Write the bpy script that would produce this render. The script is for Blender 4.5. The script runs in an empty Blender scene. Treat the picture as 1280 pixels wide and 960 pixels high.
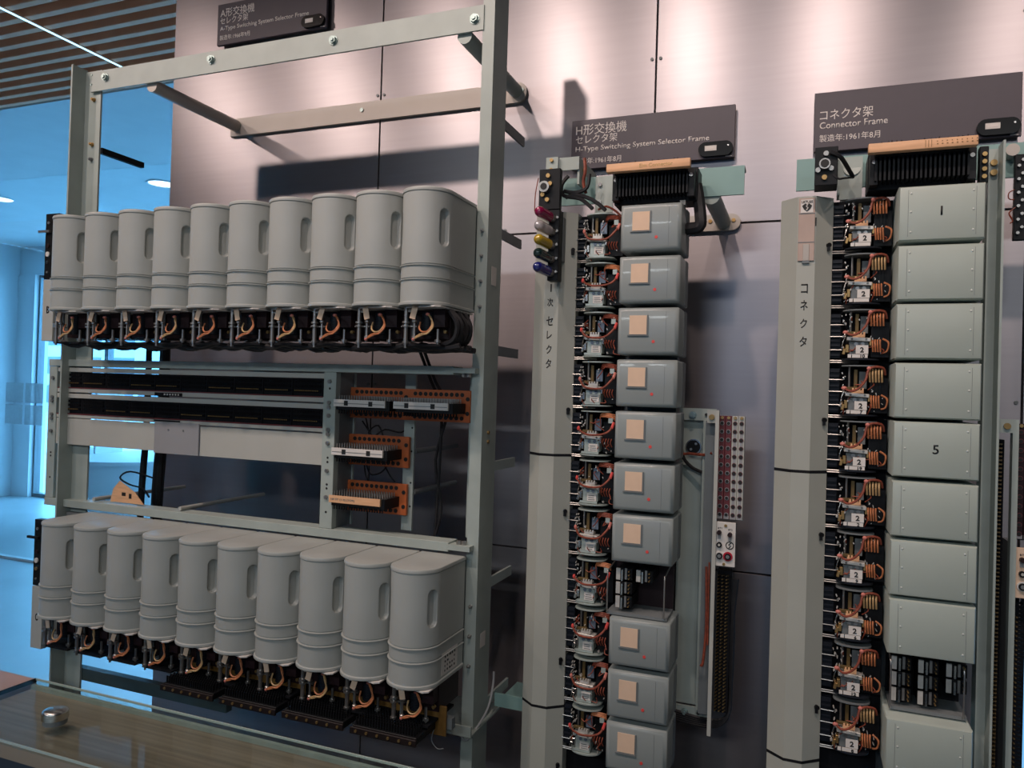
import bpy, bmesh, math, random
from mathutils import Vector, Matrix
random.seed(7)
PI = math.pi
S = bpy.context.scene
COL = S.collection

# ------------------------------------------------------------------ camera, world, lights, exposure
EYE = Vector((0.0, -2.0, 1.6))
YAW, PITCH, ROLL = math.radians(-21.308), math.radians(0.585), math.radians(1.7507)
fwd0 = Vector((math.sin(YAW), math.cos(YAW), 0)); right0 = Vector((math.cos(YAW), -math.sin(YAW), 0)); up0 = Vector((0, 0, 1))
fwd = fwd0*math.cos(PITCH) + up0*math.sin(PITCH)
up1 = up0*math.cos(PITCH) - fwd0*math.sin(PITCH)
right = right0*math.cos(ROLL) + up1*math.sin(ROLL)
up = up1*math.cos(ROLL) - right0*math.sin(ROLL)
cam_data = bpy.data.cameras.new('camera'); cam_data.sensor_width = 36.0; cam_data.lens = 941.4/1280*36
cam_data.clip_start = 0.02; cam_data.clip_end = 200
cam = bpy.data.objects.new('camera', cam_data); COL.objects.link(cam)
m = Matrix.Identity(4)
for i, v in enumerate((right, up, -fwd)):
    for j in range(3): m[j][i] = v[j]
m.translation = EYE
cam.matrix_world = m
S.camera = cam

world = bpy.data.worlds.new('sky'); S.world = world; world.use_nodes = True
bg = world.node_tree.nodes['Background']
bg.inputs[0].default_value = (0.20, 0.58, 1.0, 1); bg.inputs[1].default_value = 7.5

def spot(x, y, z, tx, ty, tz, power, size=1.9, blend=0.8, col=(1.0, 0.80, 0.71), rad=0.035):
    l = bpy.data.lights.new('ceiling_spot', 'SPOT'); l.energy = power; l.color = col
    l.spot_size = size; l.spot_blend = blend; l.shadow_soft_size = rad
    o = bpy.data.objects.new('ceiling_spot', l); COL.objects.link(o)
    o.location = (x, y, z)
    o.rotation_euler = (Vector((tx, ty, tz)) - Vector((x, y, z))).to_track_quat('-Z', 'Y').to_euler()
for x, tx, p in ((-3.3, -2.3, 24), (-2.5, -1.75, 24), (-1.75, -1.2, 24), (-1.15, -0.65, 24), (-0.55, -0.1, 24), (0.05, 0.5, 24), (0.75, 1.1, 24)):
    spot(x, -1.6, 3.3, tx, 0.0, 1.55, p*1.35, 1.35, 0.85)
def fill_panel(x, y, sx, sy, power, col):
    l = bpy.data.lights.new('added_fill_light', 'AREA'); l.shape = 'RECTANGLE'; l.size = sx; l.size_y = sy; l.energy = power; l.color = col
    o = bpy.data.objects.new('added_fill_light', l); COL.objects.link(o); o.location = (x, y, 3.34)
for x in (-2.8, -0.6, 1.6): fill_panel(x, -5.2, 1.2, 0.6, 40, (0.90, 0.97, 1.0))  # added fill lamps behind the camera, raising the ambient light on the racks

S.view_settings.view_transform = 'Standard'
S.view_settings.look = 'None'
S.view_settings.gamma = 1.0
S.view_settings.exposure = 0.28
S.view_settings.use_curve_mapping = False

# ------------------------------------------------------------------ materials
MATS = {}
def mat(name, col, rough=0.5, metal=0.0, var=0.06, scale=30.0, bump=0.0, emit=None, stretch=None, spec=0.5, aniso=0.0, alpha=None, trans=0.0, coat=0.0):
    if name in MATS: return MATS[name]
    mt = bpy.data.materials.new(name); mt.use_nodes = True
    nt = mt.node_tree; b = nt.nodes['Principled BSDF']
    tc = nt.nodes.new('ShaderNodeTexCoord'); mp = nt.nodes.new('ShaderNodeMapping')
    nz = nt.nodes.new('ShaderNodeTexNoise'); nz.inputs['Scale'].default_value = scale; nz.inputs['Detail'].default_value = 3
    nt.links.new(tc.outputs['Object'], mp.inputs[0]); nt.links.new(mp.outputs[0], nz.inputs['Vector'])
    if stretch: mp.inputs['Scale'].default_value = stretch
    rp = nt.nodes.new('ShaderNodeValToRGB')
    lo = tuple(max(0, c*(1-var)) for c in col); hi = tuple(min(1, c*(1+var)) for c in col)
    rp.color_ramp.elements[0].color = lo+(1,); rp.color_ramp.elements[1].color = hi+(1,)
    rp.color_ramp.elements[0].position = 0.3; rp.color_ramp.elements[1].position = 0.7
    nt.links.new(nz.outputs['Fac'], rp.inputs[0]); nt.links.new(rp.outputs[0], b.inputs['Base Color'])
    b.inputs['Roughness'].default_value = rough; b.inputs['Metallic'].default_value = metal
    b.inputs['Specular IOR Level'].default_value = spec
    b.inputs['Anisotropic'].default_value = aniso
    b.inputs['Anisotropic Rotation'].default_value = 0.25
    b.inputs['Coat Weight'].default_value = coat
    if trans: b.inputs['Transmission Weight'].default_value = trans
    if alpha is not None: b.inputs['Alpha'].default_value = alpha
    if bump:
        bp = nt.nodes.new('ShaderNodeBump'); bp.inputs['Strength'].default_value = bump; bp.inputs['Distance'].default_value = 0.001
        nt.links.new(nz.outputs['Fac'], bp.inputs['Height']); nt.links.new(bp.outputs[0], b.inputs['Normal'])
    if emit:
        b.inputs['Emission Color'].default_value = emit[0]+(1,); b.inputs['Emission Strength'].default_value = emit[1]
    MATS[name] = mt
    return mt
WALL = mat('brushed_panel', (0.33, 0.305, 0.32), 0.37, 0.88, 0.03, 6, stretch=(0.6, 1, 14), aniso=0.7)
SEAM = mat('seam_dark', (0.06, 0.06, 0.065), 0.6)
CAN = mat('can_paint', (0.395, 0.41, 0.388), 0.42, 0.0, 0.04, 9)
STEEL = mat('grey_green_paint', (0.36, 0.41, 0.38), 0.45, 0.0, 0.08, 14)
STEEL_D = mat('dark_grey_paint', (0.16, 0.175, 0.18), 0.5, 0.0, 0.1, 14)
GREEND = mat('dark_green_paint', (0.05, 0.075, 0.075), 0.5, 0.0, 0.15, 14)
TEAL = mat('teal_paint', (0.22, 0.36, 0.34), 0.45, 0.0, 0.06, 10)
BEIGE = mat('beige_plate', (0.44, 0.40, 0.36), 0.45, 0.1, 0.04, 10)
PANEL = mat('panel_cream_grey', (0.45, 0.45, 0.41), 0.5, 0.0, 0.04, 10)
PANEL_G = mat('panel_grey', (0.30, 0.30, 0.31), 0.5, 0.0, 0.04, 10)
COVER = mat('cover_paint', (0.40, 0.41, 0.365), 0.42, 0.0, 0.05, 7)
HBOX = mat('relay_cover_paint', (0.27, 0.30, 0.295), 0.32, 0.0, 0.03, 8, coat=0.2)
CBOX = mat('connector_cover_paint', (0.40, 0.45, 0.405), 0.38, 0.0, 0.04, 8)
BLACK = mat('black_bakelite', (0.006, 0.0065, 0.008), 0.45, 0.0, 0.2, 40, spec=0.25)
BLACKM = mat('black_matt', (0.008, 0.0085, 0.011), 0.8, 0.0, 0.2, 40, spec=0.2)
NAVY = mat('navy_plate', (0.010, 0.013, 0.02), 0.55, 0.0, 0.2, 30, spec=0.3)
MAROON = mat('maroon_bakelite', (0.022, 0.010, 0.012), 0.5, 0.0, 0.2, 30, spec=0.3)
DKBAR = mat('dark_brown_bar', (0.016, 0.011, 0.011), 0.5, 0.0, 0.2, 30, spec=0.25)
OLDBR = mat('old_bracket', (0.13, 0.085, 0.03), 0.5, 0.3, 0.2, 60)
REDSTRIP = mat('red_jack_strip', (0.13, 0.025, 0.03), 0.45, 0.0, 0.15, 30)
ORANGE = mat('orange_bakelite', (0.52, 0.125, 0.035), 0.42, 0.0, 0.12, 25)
BROWN = mat('brown_plate', (0.19, 0.10, 0.025), 0.45, 0.0, 0.2, 30)
WOOD = mat('wood_strip', (0.74, 0.42, 0.23), 0.55, 0.0, 0.12, 18, stretch=(1, 6, 8))
CREAM = mat('cream_paper', (0.74, 0.53, 0.38), 0.8, 0.0, 0.05, 25)
WHITE = mat('white_label', (0.68, 0.64, 0.60), 0.6, 0.0, 0.04, 40)
INK = mat('black_ink', (0.01, 0.01, 0.01), 0.6)
SIGN = mat('sign_purple_grey', (0.066, 0.054, 0.070), 0.5, 0.0, 0.03, 30)
SIGNTXT = mat('sign_lettering', (0.78, 0.72, 0.68), 0.6)
GLOSSB = mat('gloss_black', (0.003, 0.003, 0.004), 0.22, 0.0, 0.1, 10, spec=0.25)
CHROME = mat('bright_metal', (0.62, 0.60, 0.58), 0.25, 1.0, 0.08, 40)
NICKEL = mat('nickel_rod', (0.40, 0.38, 0.36), 0.35, 0.85, 0.12, 60)
BRASS = mat('brass', (0.45, 0.29, 0.12), 0.4, 0.8, 0.15, 60)
BOLT = mat('bolt_steel', (0.28, 0.36, 0.35), 0.35, 0.5, 0.1, 60)
WIRE_O = mat('copper_orange_wire', (0.48, 0.17, 0.07), 0.5, 0.0, 0.25, 120)
WIRE_Y = mat('yellow_tan_wire', (0.50, 0.32, 0.15), 0.5, 0.0, 0.2, 120)
WIRE_R = mat('red_brown_wire', (0.22, 0.045, 0.022), 0.55, 0.0, 0.35, 160)
WIRE_P = mat('pink_wire', (0.62, 0.20, 0.16), 0.5, 0.0, 0.2, 120)
CABLE = mat('black_cable', (0.012, 0.011, 0.013), 0.6, 0.0, 0.3, 120)
CABLE_G = mat('grey_cable', (0.33, 0.34, 0.35), 0.5)
REDDOT = mat('red_dot', (0.70, 0.07, 0.06), 0.5)
RED = mat('red_plastic', (0.45, 0.01, 0.03), 0.3)
BLUEP = mat('blue_grey_plate', (0.16, 0.20, 0.26), 0.4, 0.3, 0.15, 40)
PALE = mat('pale_green_metal', (0.42, 0.48, 0.45), 0.38, 0.3, 0.1, 40)
ALU = mat('aluminium_block', (0.60, 0.58, 0.54), 0.4, 0.35, 0.12, 60)
SLAT = mat('slat_warm_cast', (0.85, 0.36, 0.20), 0.6, 0.0, 0.05, 6)  # warm lamp light worked into the slat colour, to offset the blue daylight
DARKROOM = mat('dark_room_paint', (0.032, 0.044, 0.066), 0.7, 0.0, 0.05, 2)
HALLW = mat('hall_white_paint', (0.70, 0.72, 0.74), 0.6, 0.0, 0.02, 4)
HALLC = mat('hall_ceiling_plaster', (0.66, 0.68, 0.69), 0.8, 0.0, 0.03, 5, bump=0.1)
FLOORM = mat('hall_floor', (0.36, 0.40, 0.42), 0.35, 0.0, 0.08, 2)
MULL = mat('window_frame', (0.16, 0.18, 0.2), 0.4, 0.4)
FROST = mat('frosted_square', (0.62, 0.74, 0.78), 0.8, alpha=0.55)
COUNTER = mat('counter_brushed', (0.30, 0.235, 0.18), 0.55, 0.0, 0.22, 5, stretch=(0.35, 22, 1))
COUNTER_P = mat('counter_pink_grey', (0.50, 0.34, 0.30), 0.6, 0.1, 0.05, 6)
EDGE = mat('glass_edge', (0.45, 0.52, 0.47), 0.2, 0.0, 0.05, 20)
LINEL = mat('light_strip', (0.6, 0.85, 1.0), 0.5, emit=((0.35, 0.72, 1.0), 2.2))
DOWNL = mat('downlight_lens', (0.9, 0.95, 1.0), 0.5, emit=((0.75, 0.92, 1.0), 3.0))
SCREEN = mat('blue_screen', (0.2, 0.5, 0.8), 0.4, emit=((0.20, 0.52, 0.90), 0.75))
BUILD = mat('far_building', (0.50, 0.55, 0.60), 0.8, 0.0, 0.08, 1)
BUILDW = mat('far_building_window', (0.10, 0.14, 0.2), 0.3)
GROUND = mat('outdoor_ground', (0.45, 0.48, 0.5), 0.8, 0.0, 0.08, 1)
def glassmat(name, col, alpha):
    if name in MATS: return MATS[name]
    mt = bpy.data.materials.new(name); mt.use_nodes = True
    nt = mt.node_tree; nt.nodes.remove(nt.nodes['Principled BSDF'])
    out = nt.nodes['Material Output']
    tr = nt.nodes.new('ShaderNodeBsdfTransparent'); tr.inputs[0].default_value = col+(1,)
    gl = nt.nodes.new('ShaderNodeBsdfGlossy'); gl.inputs['Roughness'].default_value = 0.02
    lw = nt.nodes.new('ShaderNodeLayerWeight'); lw.inputs[0].default_value = 0.5
    pw = nt.nodes.new('ShaderNodeMath'); pw.operation = 'POWER'; pw.inputs[1].default_value = 4.0
    fr = nt.nodes.new('ShaderNodeMath'); fr.operation = 'MULTIPLY_ADD'; fr.inputs[1].default_value = alpha; fr.inputs[2].default_value = 0.035
    nt.links.new(lw.outputs['Facing'], pw.inputs[0]); nt.links.new(pw.outputs[0], fr.inputs[0])
    mx = nt.nodes.new('ShaderNodeMixShader')
    nt.links.new(fr.outputs[0], mx.inputs[0]); nt.links.new(tr.outputs[0], mx.inputs[1]); nt.links.new(gl.outputs[0], mx.inputs[2])
    nt.links.new(mx.outputs[0], out.inputs[0])
    MATS[name] = mt
    return mt
GLASS = glassmat('clear_glass', (0.93, 0.97, 0.98), 0.5)
GLASS_T = glassmat('counter_glass', (0.90, 0.93, 0.91), 0.10)
TINT = glassmat('tinted_glass', (0.22, 0.25, 0.30), 0.5)
def lampglass(name, col):
    return mat(name, col, 0.08, 0.0, 0.02, 10, spec=0.6, coat=1.0)

# ------------------------------------------------------------------ mesh helpers
class MB:
    def __init__(s): s.bm = bmesh.new()
    def box(s, x0, x1, y0, y1, z0, z1, bev=0.0, seg=1, rot=None):
        r = bmesh.ops.create_cube(s.bm, size=1.0)
        vs = r['verts']
        for v in vs:
            v.co = Vector(((x0+x1)/2 + v.co.x*(x1-x0), (y0+y1)/2 + v.co.y*(y1-y0), (z0+z1)/2 + v.co.z*(z1-z0)))
        if bev:
            es = list({e for v in vs for e in v.link_edges})
            r2 = bmesh.ops.bevel(s.bm, geom=es, offset=bev, segments=seg, profile=0.5, affect='EDGES')
            vs = r2['verts']
        if rot:
            c = Vector(((x0+x1)/2, (y0+y1)/2, (z0+z1)/2))
            bmesh.ops.rotate(s.bm, verts=list({v for v in vs}), cent=c, matrix=Matrix.Rotation(rot[1], 3, rot[0]))
        return s
    def cyl(s, p0, p1, r, n=12, r2=None):
        p0 = Vector(p0); p1 = Vector(p1); d = p1-p0
        q = Vector((0, 0, 1)).rotation_difference(d.normalized()).to_matrix().to_4x4()
        M = Matrix.Translation((p0+p1)/2) @ q
        bmesh.ops.create_cone(s.bm, cap_ends=True, segments=n, radius1=r, radius2=r if r2 is None else r2, depth=d.length, matrix=M)
        return s
    def sph(s, c, r, sc=(1, 1, 1), n=10, rot=None):
        M = Matrix.Translation(Vector(c)) @ (rot.to_4x4() if rot else Matrix.Identity(4)) @ Matrix.Diagonal(Vector(sc+(1,)) if len(sc) == 3 else sc)
        bmesh.ops.create_uvsphere(s.bm, u_segments=n, v_segments=max(5, n*2//3), radius=r, matrix=M)
        return s
    def tube(s, pts, r, n=6, sub=4):
        P = [Vector(p) for p in pts]
        Q = []
        if len(P) > 2 and sub > 1:
            for i in range(len(P)-1):
                a = P[max(0, i-1)]; b = P[i]; c = P[i+1]; d = P[min(len(P)-1, i+2)]
                for k in range(sub):
                    t = k/sub
                    Q.append(0.5*((2*b) + (c-a)*t + (2*a-5*b+4*c-d)*t*t + (3*b-a-3*c+d)*t**3))
            Q.append(P[-1])
        else: Q = P
        rings = []
        for i, p in enumerate(Q):
            t = (Q[min(i+1, len(Q)-1)] - Q[max(i-1, 0)])
            if t.length < 1e-9: t = Vector((0, 0, 1))
            t.normalize()
            a = t.cross(Vector((0.13, 1, 0.21))); a.normalize(); b = t.cross(a)
            rings.append([s.bm.verts.new(p + (a*math.cos(2*PI*k/n) + b*math.sin(2*PI*k/n))*r) for k in range(n)])
        for i in range(len(rings)-1):
            for k in range(n):
                s.bm.faces.new((rings[i][k], rings[i][(k+1) % n], rings[i+1][(k+1) % n], rings[i+1][k]))
        s.bm.faces.new(rings[0][::-1]); s.bm.faces.new(rings[-1])
        return s
    def prism(s, poly, axis, a0, a1):
        """poly: 2D points; axis 'x','y','z': extrude along it. x->(y,z) y->(x,z) z->(x,y)"""
        def V(p, a):
            return Vector((a, p[0], p[1])) if axis == 'x' else Vector((p[0], a, p[1])) if axis == 'y' else Vector((p[0], p[1], a))
        A = [s.bm.verts.new(V(p, a0)) for p in poly]; B = [s.bm.verts.new(V(p, a1)) for p in poly]
        n = len(poly)
        s.bm.faces.new(A); s.bm.faces.new(B[::-1])
        for i in range(n):
            s.bm.faces.new((A[i], B[i], B[(i+1) % n], A[(i+1) % n]))
        return s
    def mesh(s, name, material, angle=35):
        bmesh.ops.recalc_face_normals(s.bm, faces=s.bm.faces[:])
        me = bpy.data.meshes.new(name); s.bm.to_mesh(me); s.bm.free()
        me.materials.append(material)
        for p in me.polygons: p.use_smooth = True
        me.set_sharp_from_angle(angle=math.radians(angle))
        return me
    def build(s, name, material, parent=None, angle=35):
        if parent is not None and parent.get('_o'):
            ox, oy, oz = parent['_o']
            bmesh.ops.translate(s.bm, verts=s.bm.verts[:], vec=(-ox, -oy, -oz))
        o = bpy.data.objects.new(name, s.mesh(name, material, angle)); COL.objects.link(o)
        if parent is not None:
            o.parent = parent
            if parent.get('_o'): o['_o'] = parent['_o']
        return o
def tag(o, label, cat, group=None):
    o['label'] = label; o['category'] = cat
    if group: o['group'] = group
    return o
def thing(name, loc, label, cat, group=None, local=False):
    """Empty at the thing's base. local=False: parts are given in world coordinates; True: in the thing's own coordinates"""
    o = bpy.data.objects.new(name, None); COL.objects.link(o); o.location = loc; o.empty_display_size = 0.02
    if not local: o['_o'] = tuple(loc)
    return tag(o, label, cat, group)
def struct(o):
    o['kind'] = 'structure'; return o
def copy_part(src, parent, loc=None):
    c = src.copy(); COL.objects.link(c); c.parent = parent
    if loc is not None: c.location = loc
    return c
def copy_thing(root, loc, label, rotz=0.0):
    r = root.copy(); COL.objects.link(r); r.location = loc; r.rotation_euler = (0, 0, rotz); r['label'] = label
    for ch in list(root.children):
        c = copy_part(ch, r)
        for g in list(ch.children): copy_part(g, c)
    return r
def text(name, s, x, y, z, h, material, parent, width=None, depth=0.0006, align='LEFT', bold=0.0):
    """lettering facing -Y; h = letter height of a capital/kanji box, (x, z) = left middle"""
    cu = bpy.data.curves.new(name, 'FONT'); cu.body = s; cu.size = 1.0; cu.extrude = 0.0; cu.offset = bold; cu.resolution_u = 3
    cu.align_x = 'LEFT'
    ob = bpy.data.objects.new(name, cu); COL.objects.link(ob)
    bpy.context.view_layer.update()
    dg = bpy.context.evaluated_depsgraph_get()
    me = bpy.data.meshes.new_from_object(ob.evaluated_get(dg))
    bpy.data.objects.remove(ob); bpy.data.curves.remove(cu)
    xs = [v.co.x for v in me.vertices]; ys = [v.co.y for v in me.vertices]
    if not xs: return None
    x0, x1, y0, y1 = min(xs), max(xs), min(ys), max(ys)
    sy = h/(y1-y0); sx = (width/(x1-x0)) if width else sy
    ox, oy, oz = parent.get('_o', (0, 0, 0))
    xo = x if align == 'LEFT' else x - (x1-x0)*sx/2
    for v in me.vertices:
        v.co = Vector((xo + (v.co.x-x0)*sx - ox, y - oy, z - h/2 + (v.co.y-y0)*sy - oz))
    bm = bmesh.new(); bm.from_mesh(me)
    g = bmesh.ops.extrude_face_region(bm, geom=bm.faces[:])
    bmesh.ops.translate(bm, verts=[e for e in g['geom'] if isinstance(e, bmesh.types.BMVert)], vec=(0, -depth, 0))
    bmesh.ops.recalc_face_normals(bm, faces=bm.faces[:])
    bm.to_mesh(me); bm.free()
    me.materials.clear(); me.materials.append(material)
    o = bpy.data.objects.new(name, me); COL.objects.link(o); o.parent = parent
    return o
def Y(d): return d-2.0      # distance from the viewer's plane -> world Y (the exhibit wall stands at Y = 0)

# ------------------------------------------------------------------ the setting
CEIL = 3.35
LX, FY = -9.94, 5.05
fl = struct(MB().box(-14, 5, -6.2, FY+0.1, -0.1, 0).build('floor', FLOORM))
struct(MB().box(-40, 30, FY+0.1, 60, -0.16, -0.06).build('ground_outdoors', GROUND))
# exhibit wall: metal panels on a dark core
wb = struct(MB().box(-2.085, 4.6, 0.012, 0.18, 0, CEIL).build('wall_back', SEAM))
PW, PH, G = 0.849, 0.89, 0.0035
panel_me = MB().box(G/2, PW-G/2, 0.0, 0.014, G/2, PH-G/2, 0.0012).mesh('panel', WALL)
xs = [-2.092 + PW*i for i in range(8)]
zs = [-0.62+0.89*i for i in range(5)]
for x in xs:
    for z in zs:
        z0 = max(z, 0.0); z1 = min(z+PH, CEIL)
        if z0 == z and z1 == z+PH and x > -2.0 and x+PW < 4.6:
            o = bpy.data.objects.new('panel', panel_me); COL.objects.link(o); o.location = (x, 0, z); o.parent = wb
        else:
            MB().box(max(x, -2.085)+G/2, min(x+PW, 4.6)-G/2, 0.0, 0.014, z0+G/2, z1-G/2, 0.0012).build('panel', WALL, wb)
scr = MB().cyl((0, 0.001, 0), (0, -0.003, 0), 0.0042, 10).mesh('screw', STEEL_D)
for x in xs[1:4]:
    for z in (2.502, 1.61, 0.72):
        for s_ in (-1, 1):
            o = bpy.data.objects.new('screw', scr); COL.objects.link(o); o.location = (x+s_*0.0115, 0, z); o.parent = wb
for x in (-2.075, -0.815, 0.03):
    for z in (2.062, 2.038):
        o = bpy.data.objects.new('screw', scr); COL.objects.link(o); o.location = (x, 0, z); o.parent = wb
# rest of the gallery
struct(MB().box(4.6, 4.7, -6.2, 0.2, 0, CEIL).build('wall_right', DARKROOM))
rear = MB()
for a in ((-14, -1.35, 0, CEIL), (0.05, 4.7, 0, CEIL), (-1.35, 0.05, 0, 1.55), (-1.35, 0.05, 3.05, CEIL)):
    rear.box(a[0], a[1], -6.3, -6.2, a[2], a[3])
struct(rear.build('wall_rear', DARKROOM))
w3 = struct(MB().box(-1.35, 0.05, -6.26, -6.25, 1.55, 3.05).build('window_3', TINT))
MB().box(-0.68, -0.62, -6.28, -6.2, 1.55, 3.05).build('mullion', MULL, w3)
struct(MB().box(-2.085, 4.6, -6.2, 0.0, CEIL, CEIL+0.1).build('ceiling_gallery', DARKROOM))
struct(MB().box(LX-0.1, -2.085, -6.2, -1.2, CEIL, CEIL+0.1).build('ceiling_entrance', DARKROOM))
# slatted ceiling over the passage
cs = struct(MB().box(LX, -2.085, -1.2, 1.36, CEIL+0.13, CEIL+0.2).build('ceiling_plenum', BLACKM))
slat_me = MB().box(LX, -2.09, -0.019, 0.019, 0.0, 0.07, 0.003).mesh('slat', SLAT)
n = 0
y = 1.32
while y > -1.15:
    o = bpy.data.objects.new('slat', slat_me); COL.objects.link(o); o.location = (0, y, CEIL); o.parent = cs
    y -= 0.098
for x in (-8.6, -6.2, -3.9):
    MB().box(x-0.02, x+0.02, -1.2, 1.34, CEIL+0.07, CEIL+0.13).build('carrier_rail', BLACKM, cs)
# hall
ch = struct(MB().box(LX-0.1, 5, 1.36, FY+0.1, CEIL, CEIL+0.15).build('ceiling', HALLC))
struct(MB().box(LX-0.12, LX, -6.2, FY+0.1, 0, CEIL).build('wall_left', HALLW))
struct(MB().box(4.6, 4.7, 0.2, FY+0.1, 0, CEIL).build('wall_right_hall', HALLW))
struct(MB().box(LX, 4.7, FY, FY+0.2, 2.97, CEIL).build('wall_far', HALLW))
struct(MB().box(LX, -9.62, FY-0.02, FY+0.2, 0, 2.97).build('trim_1', HALLW))
struct(MB().box(-1.9, 4.7, FY, FY+0.2, 0, 2.97).build('wall_far_solid', HALLW))
k = 1
wx = [-9.62, -8.35, -7.1, -5.8, -4.5, -3.2, -1.9]
for a, b in zip(wx[:-1], wx[1:]):
    w = struct(MB().box(a+0.03, b-0.03, FY+0.08, FY+0.09, 0.05, 2.94).build('window_%d' % (k+3), GLASS))
    fr = MB(); fr.box(a, a+0.03, FY+0.04, FY+0.13, 0, 2.97); fr.box(b-0.03, b, FY+0.04, FY+0.13, 0, 2.97)
    fr.box(a+0.03, b-0.03, FY+0.04, FY+0.13, 0, 0.05); fr.box(a+0.03, b-0.03, FY+0.04, FY+0.13, 2.94, 2.97)
    fr.build('frame', MULL, w)
    k += 1
# glass screen between passage and hall, with frosted warning squares
gy = 2.6
g1 = struct(MB().box(-9.9, -3.4, gy, gy+0.012, 0.02, CEIL).build('window_1', GLASS))
sq = MB().box(-0.11, 0.11, -0.002, 0.0, -0.086, 0.086).mesh('frosted_square', FROST)
for sx in (-6.50, -6.252):
    for sz in (1.460, 1.268):
        o = bpy.data.objects.new('frosted_square', sq); COL.objects.link(o); o.location = (sx, gy, sz); o.parent = g1
MB().box(-9.9, -3.4, gy-0.02, gy+0.03, 0.0, 0.02).build('floor_channel', HALLW, g1)
# thin light line along the ceiling
ls = MB().box(-3.597, -3.591, -0.6, 1.33, CEIL-0.012, CEIL-0.006).build('light_strip', LINEL)
tag(ls, 'thin pale blue light line running under the ceiling slats', 'light strip')
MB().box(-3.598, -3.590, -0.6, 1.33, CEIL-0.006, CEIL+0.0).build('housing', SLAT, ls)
def downlight(x, y, label):
    t = thing('downlight', (x, y, CEIL), label, 'downlight', 'hall ceiling downlights')
    MB().cyl((x, y, CEIL-0.004), (x, y, CEIL+0.01), 0.11, 24).build('lens', DOWNL, t)
    r = MB(); pts = [(x+0.12*math.cos(a*PI/12), y+0.12*math.sin(a*PI/12), CEIL-0.004) for a in range(25)]
    r.tube(pts, 0.008, 6, 1); r.build('trim_ring', HALLW, t)
downlight(-5.35, 3.05, 'lit round downlight in pale ceiling beside the metal wall edge')
downlight(-7.45, 3.05, 'round downlight in pale ceiling at the far left edge')
# hall furniture and outdoors
t = thing('round_desk', (-6.75, 4.1, 0), 'white round desk standing on the hall floor beyond the rack', 'desk')
MB().cyl((-6.75, 4.1, 0), (-6.75, 4.1, 0.74), 0.62, 40).build('body', HALLW, t)
MB().cyl((-6.75, 4.1, 0.74), (-6.75, 4.1, 0.78), 0.70, 40).build('top', HALLW, t)
t = thing('column', (-5.75, 4.3, 0), 'slim white round column in the bright hall', 'column')
MB().cyl((-5.75, 4.3, 0.06), (-5.75, 4.3, CEIL), 0.11, 24).build('shaft', HALLW, t)
MB().cyl((-5.75, 4.3, 0), (-5.75, 4.3, 0.06), 0.15, 24).build('foot', HALLW, t)
t = thing('magazine_rack', (-7.5, 4.2, 0), 'pale rack with slanted shelves by the hall windows', 'rack')
for sx in (-7.75, -7.25): MB().box(sx-0.015, sx+0.015, 4.05, 4.4, 0, 1.55).build('side_panel', HALLW, t)
for i in range(5): MB().box(-7.735, -7.265, 4.06, 4.38, 0.2+i*0.28, 0.215+i*0.28, 0, 1, ('X', 0.25)).build('shelf', HALLW, t)
def far_building(x, y, w, h, label, dx, dz):
    t = thing('office_building', (x, y, 0), label, 'building')
    MB().box(x-w/2, x+w/2, y, y+6, -0.06, h).build('wall', BUILD, t)
    nx = int(w/dx); nz = int(h/dz)
    wm = MB().box(-dx*0.36, dx*0.36, -0.03, 0.05, -dz*0.3, dz*0.3).mesh('window', BUILDW)
    for i in range(nx):
        for j in range(nz):
            o = bpy.data.objects.new('window', wm); COL.objects.link(o); o.parent = t
            o.location = (-w/2 + (i+0.5)*w/nx, 0, (j+0.5)*h/nz)
far_building(-20.0, 21, 11, 7.5, 'pale building with rows of windows seen through hall glass', 1.8, 1.9)
far_building(-33.0, 26, 9, 4.5, 'low pale building far left outside the hall glass', 2.2, 1.5)
# blue panel at the far right
pb = thing('wall_screen', (0.70, -0.02, 0.9), 'bright sky blue screen on the wall at the right edge', 'screen')
MB().box(0.463, 0.96, -0.012, -0.001, 0.42, 1.245).build('bezel', BLACK, pb)
MB().box(0.468, 0.955, -0.0135, -0.0119, 0.425, 1.24).build('display', SCREEN, pb)

# ------------------------------------------------------------------ name signs
def pill(t, x0, z0, w, h, y):
    p = []
    r = h/2
    for i in range(13): a = PI/2 + PI*i/12; p.append((x0+r+r*math.cos(a), z0+r+r*math.sin(a)))
    for i in range(13): a = -PI/2 + PI*i/12; p.append((x0+w-r+r*math.cos(a), z0+r+r*math.sin(a)))
    o = MB().prism(p, 'y', y, y-0.010).build('reader_pod', GLOSSB, t)
    MB().box(x0+w*0.19, x0+w*0.53, y-0.0112, y-0.010, z0+h*0.36, z0+h*0.72).build('pod_label', WHITE, o)
    MB().box(x0+w*0.24, x0+w*0.48, y-0.0117, y-0.0111, z0+h*0.47, z0+h*0.60).build('pod_print', SIGNTXT, o)
    MB().cyl((x0+w*0.86, y-0.0098, z0+h*0.66), (x0+w*0.86, y-0.0108, z0+h*0.66), 0.0022, 10).build('pod_light', CHROME, o)
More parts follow.
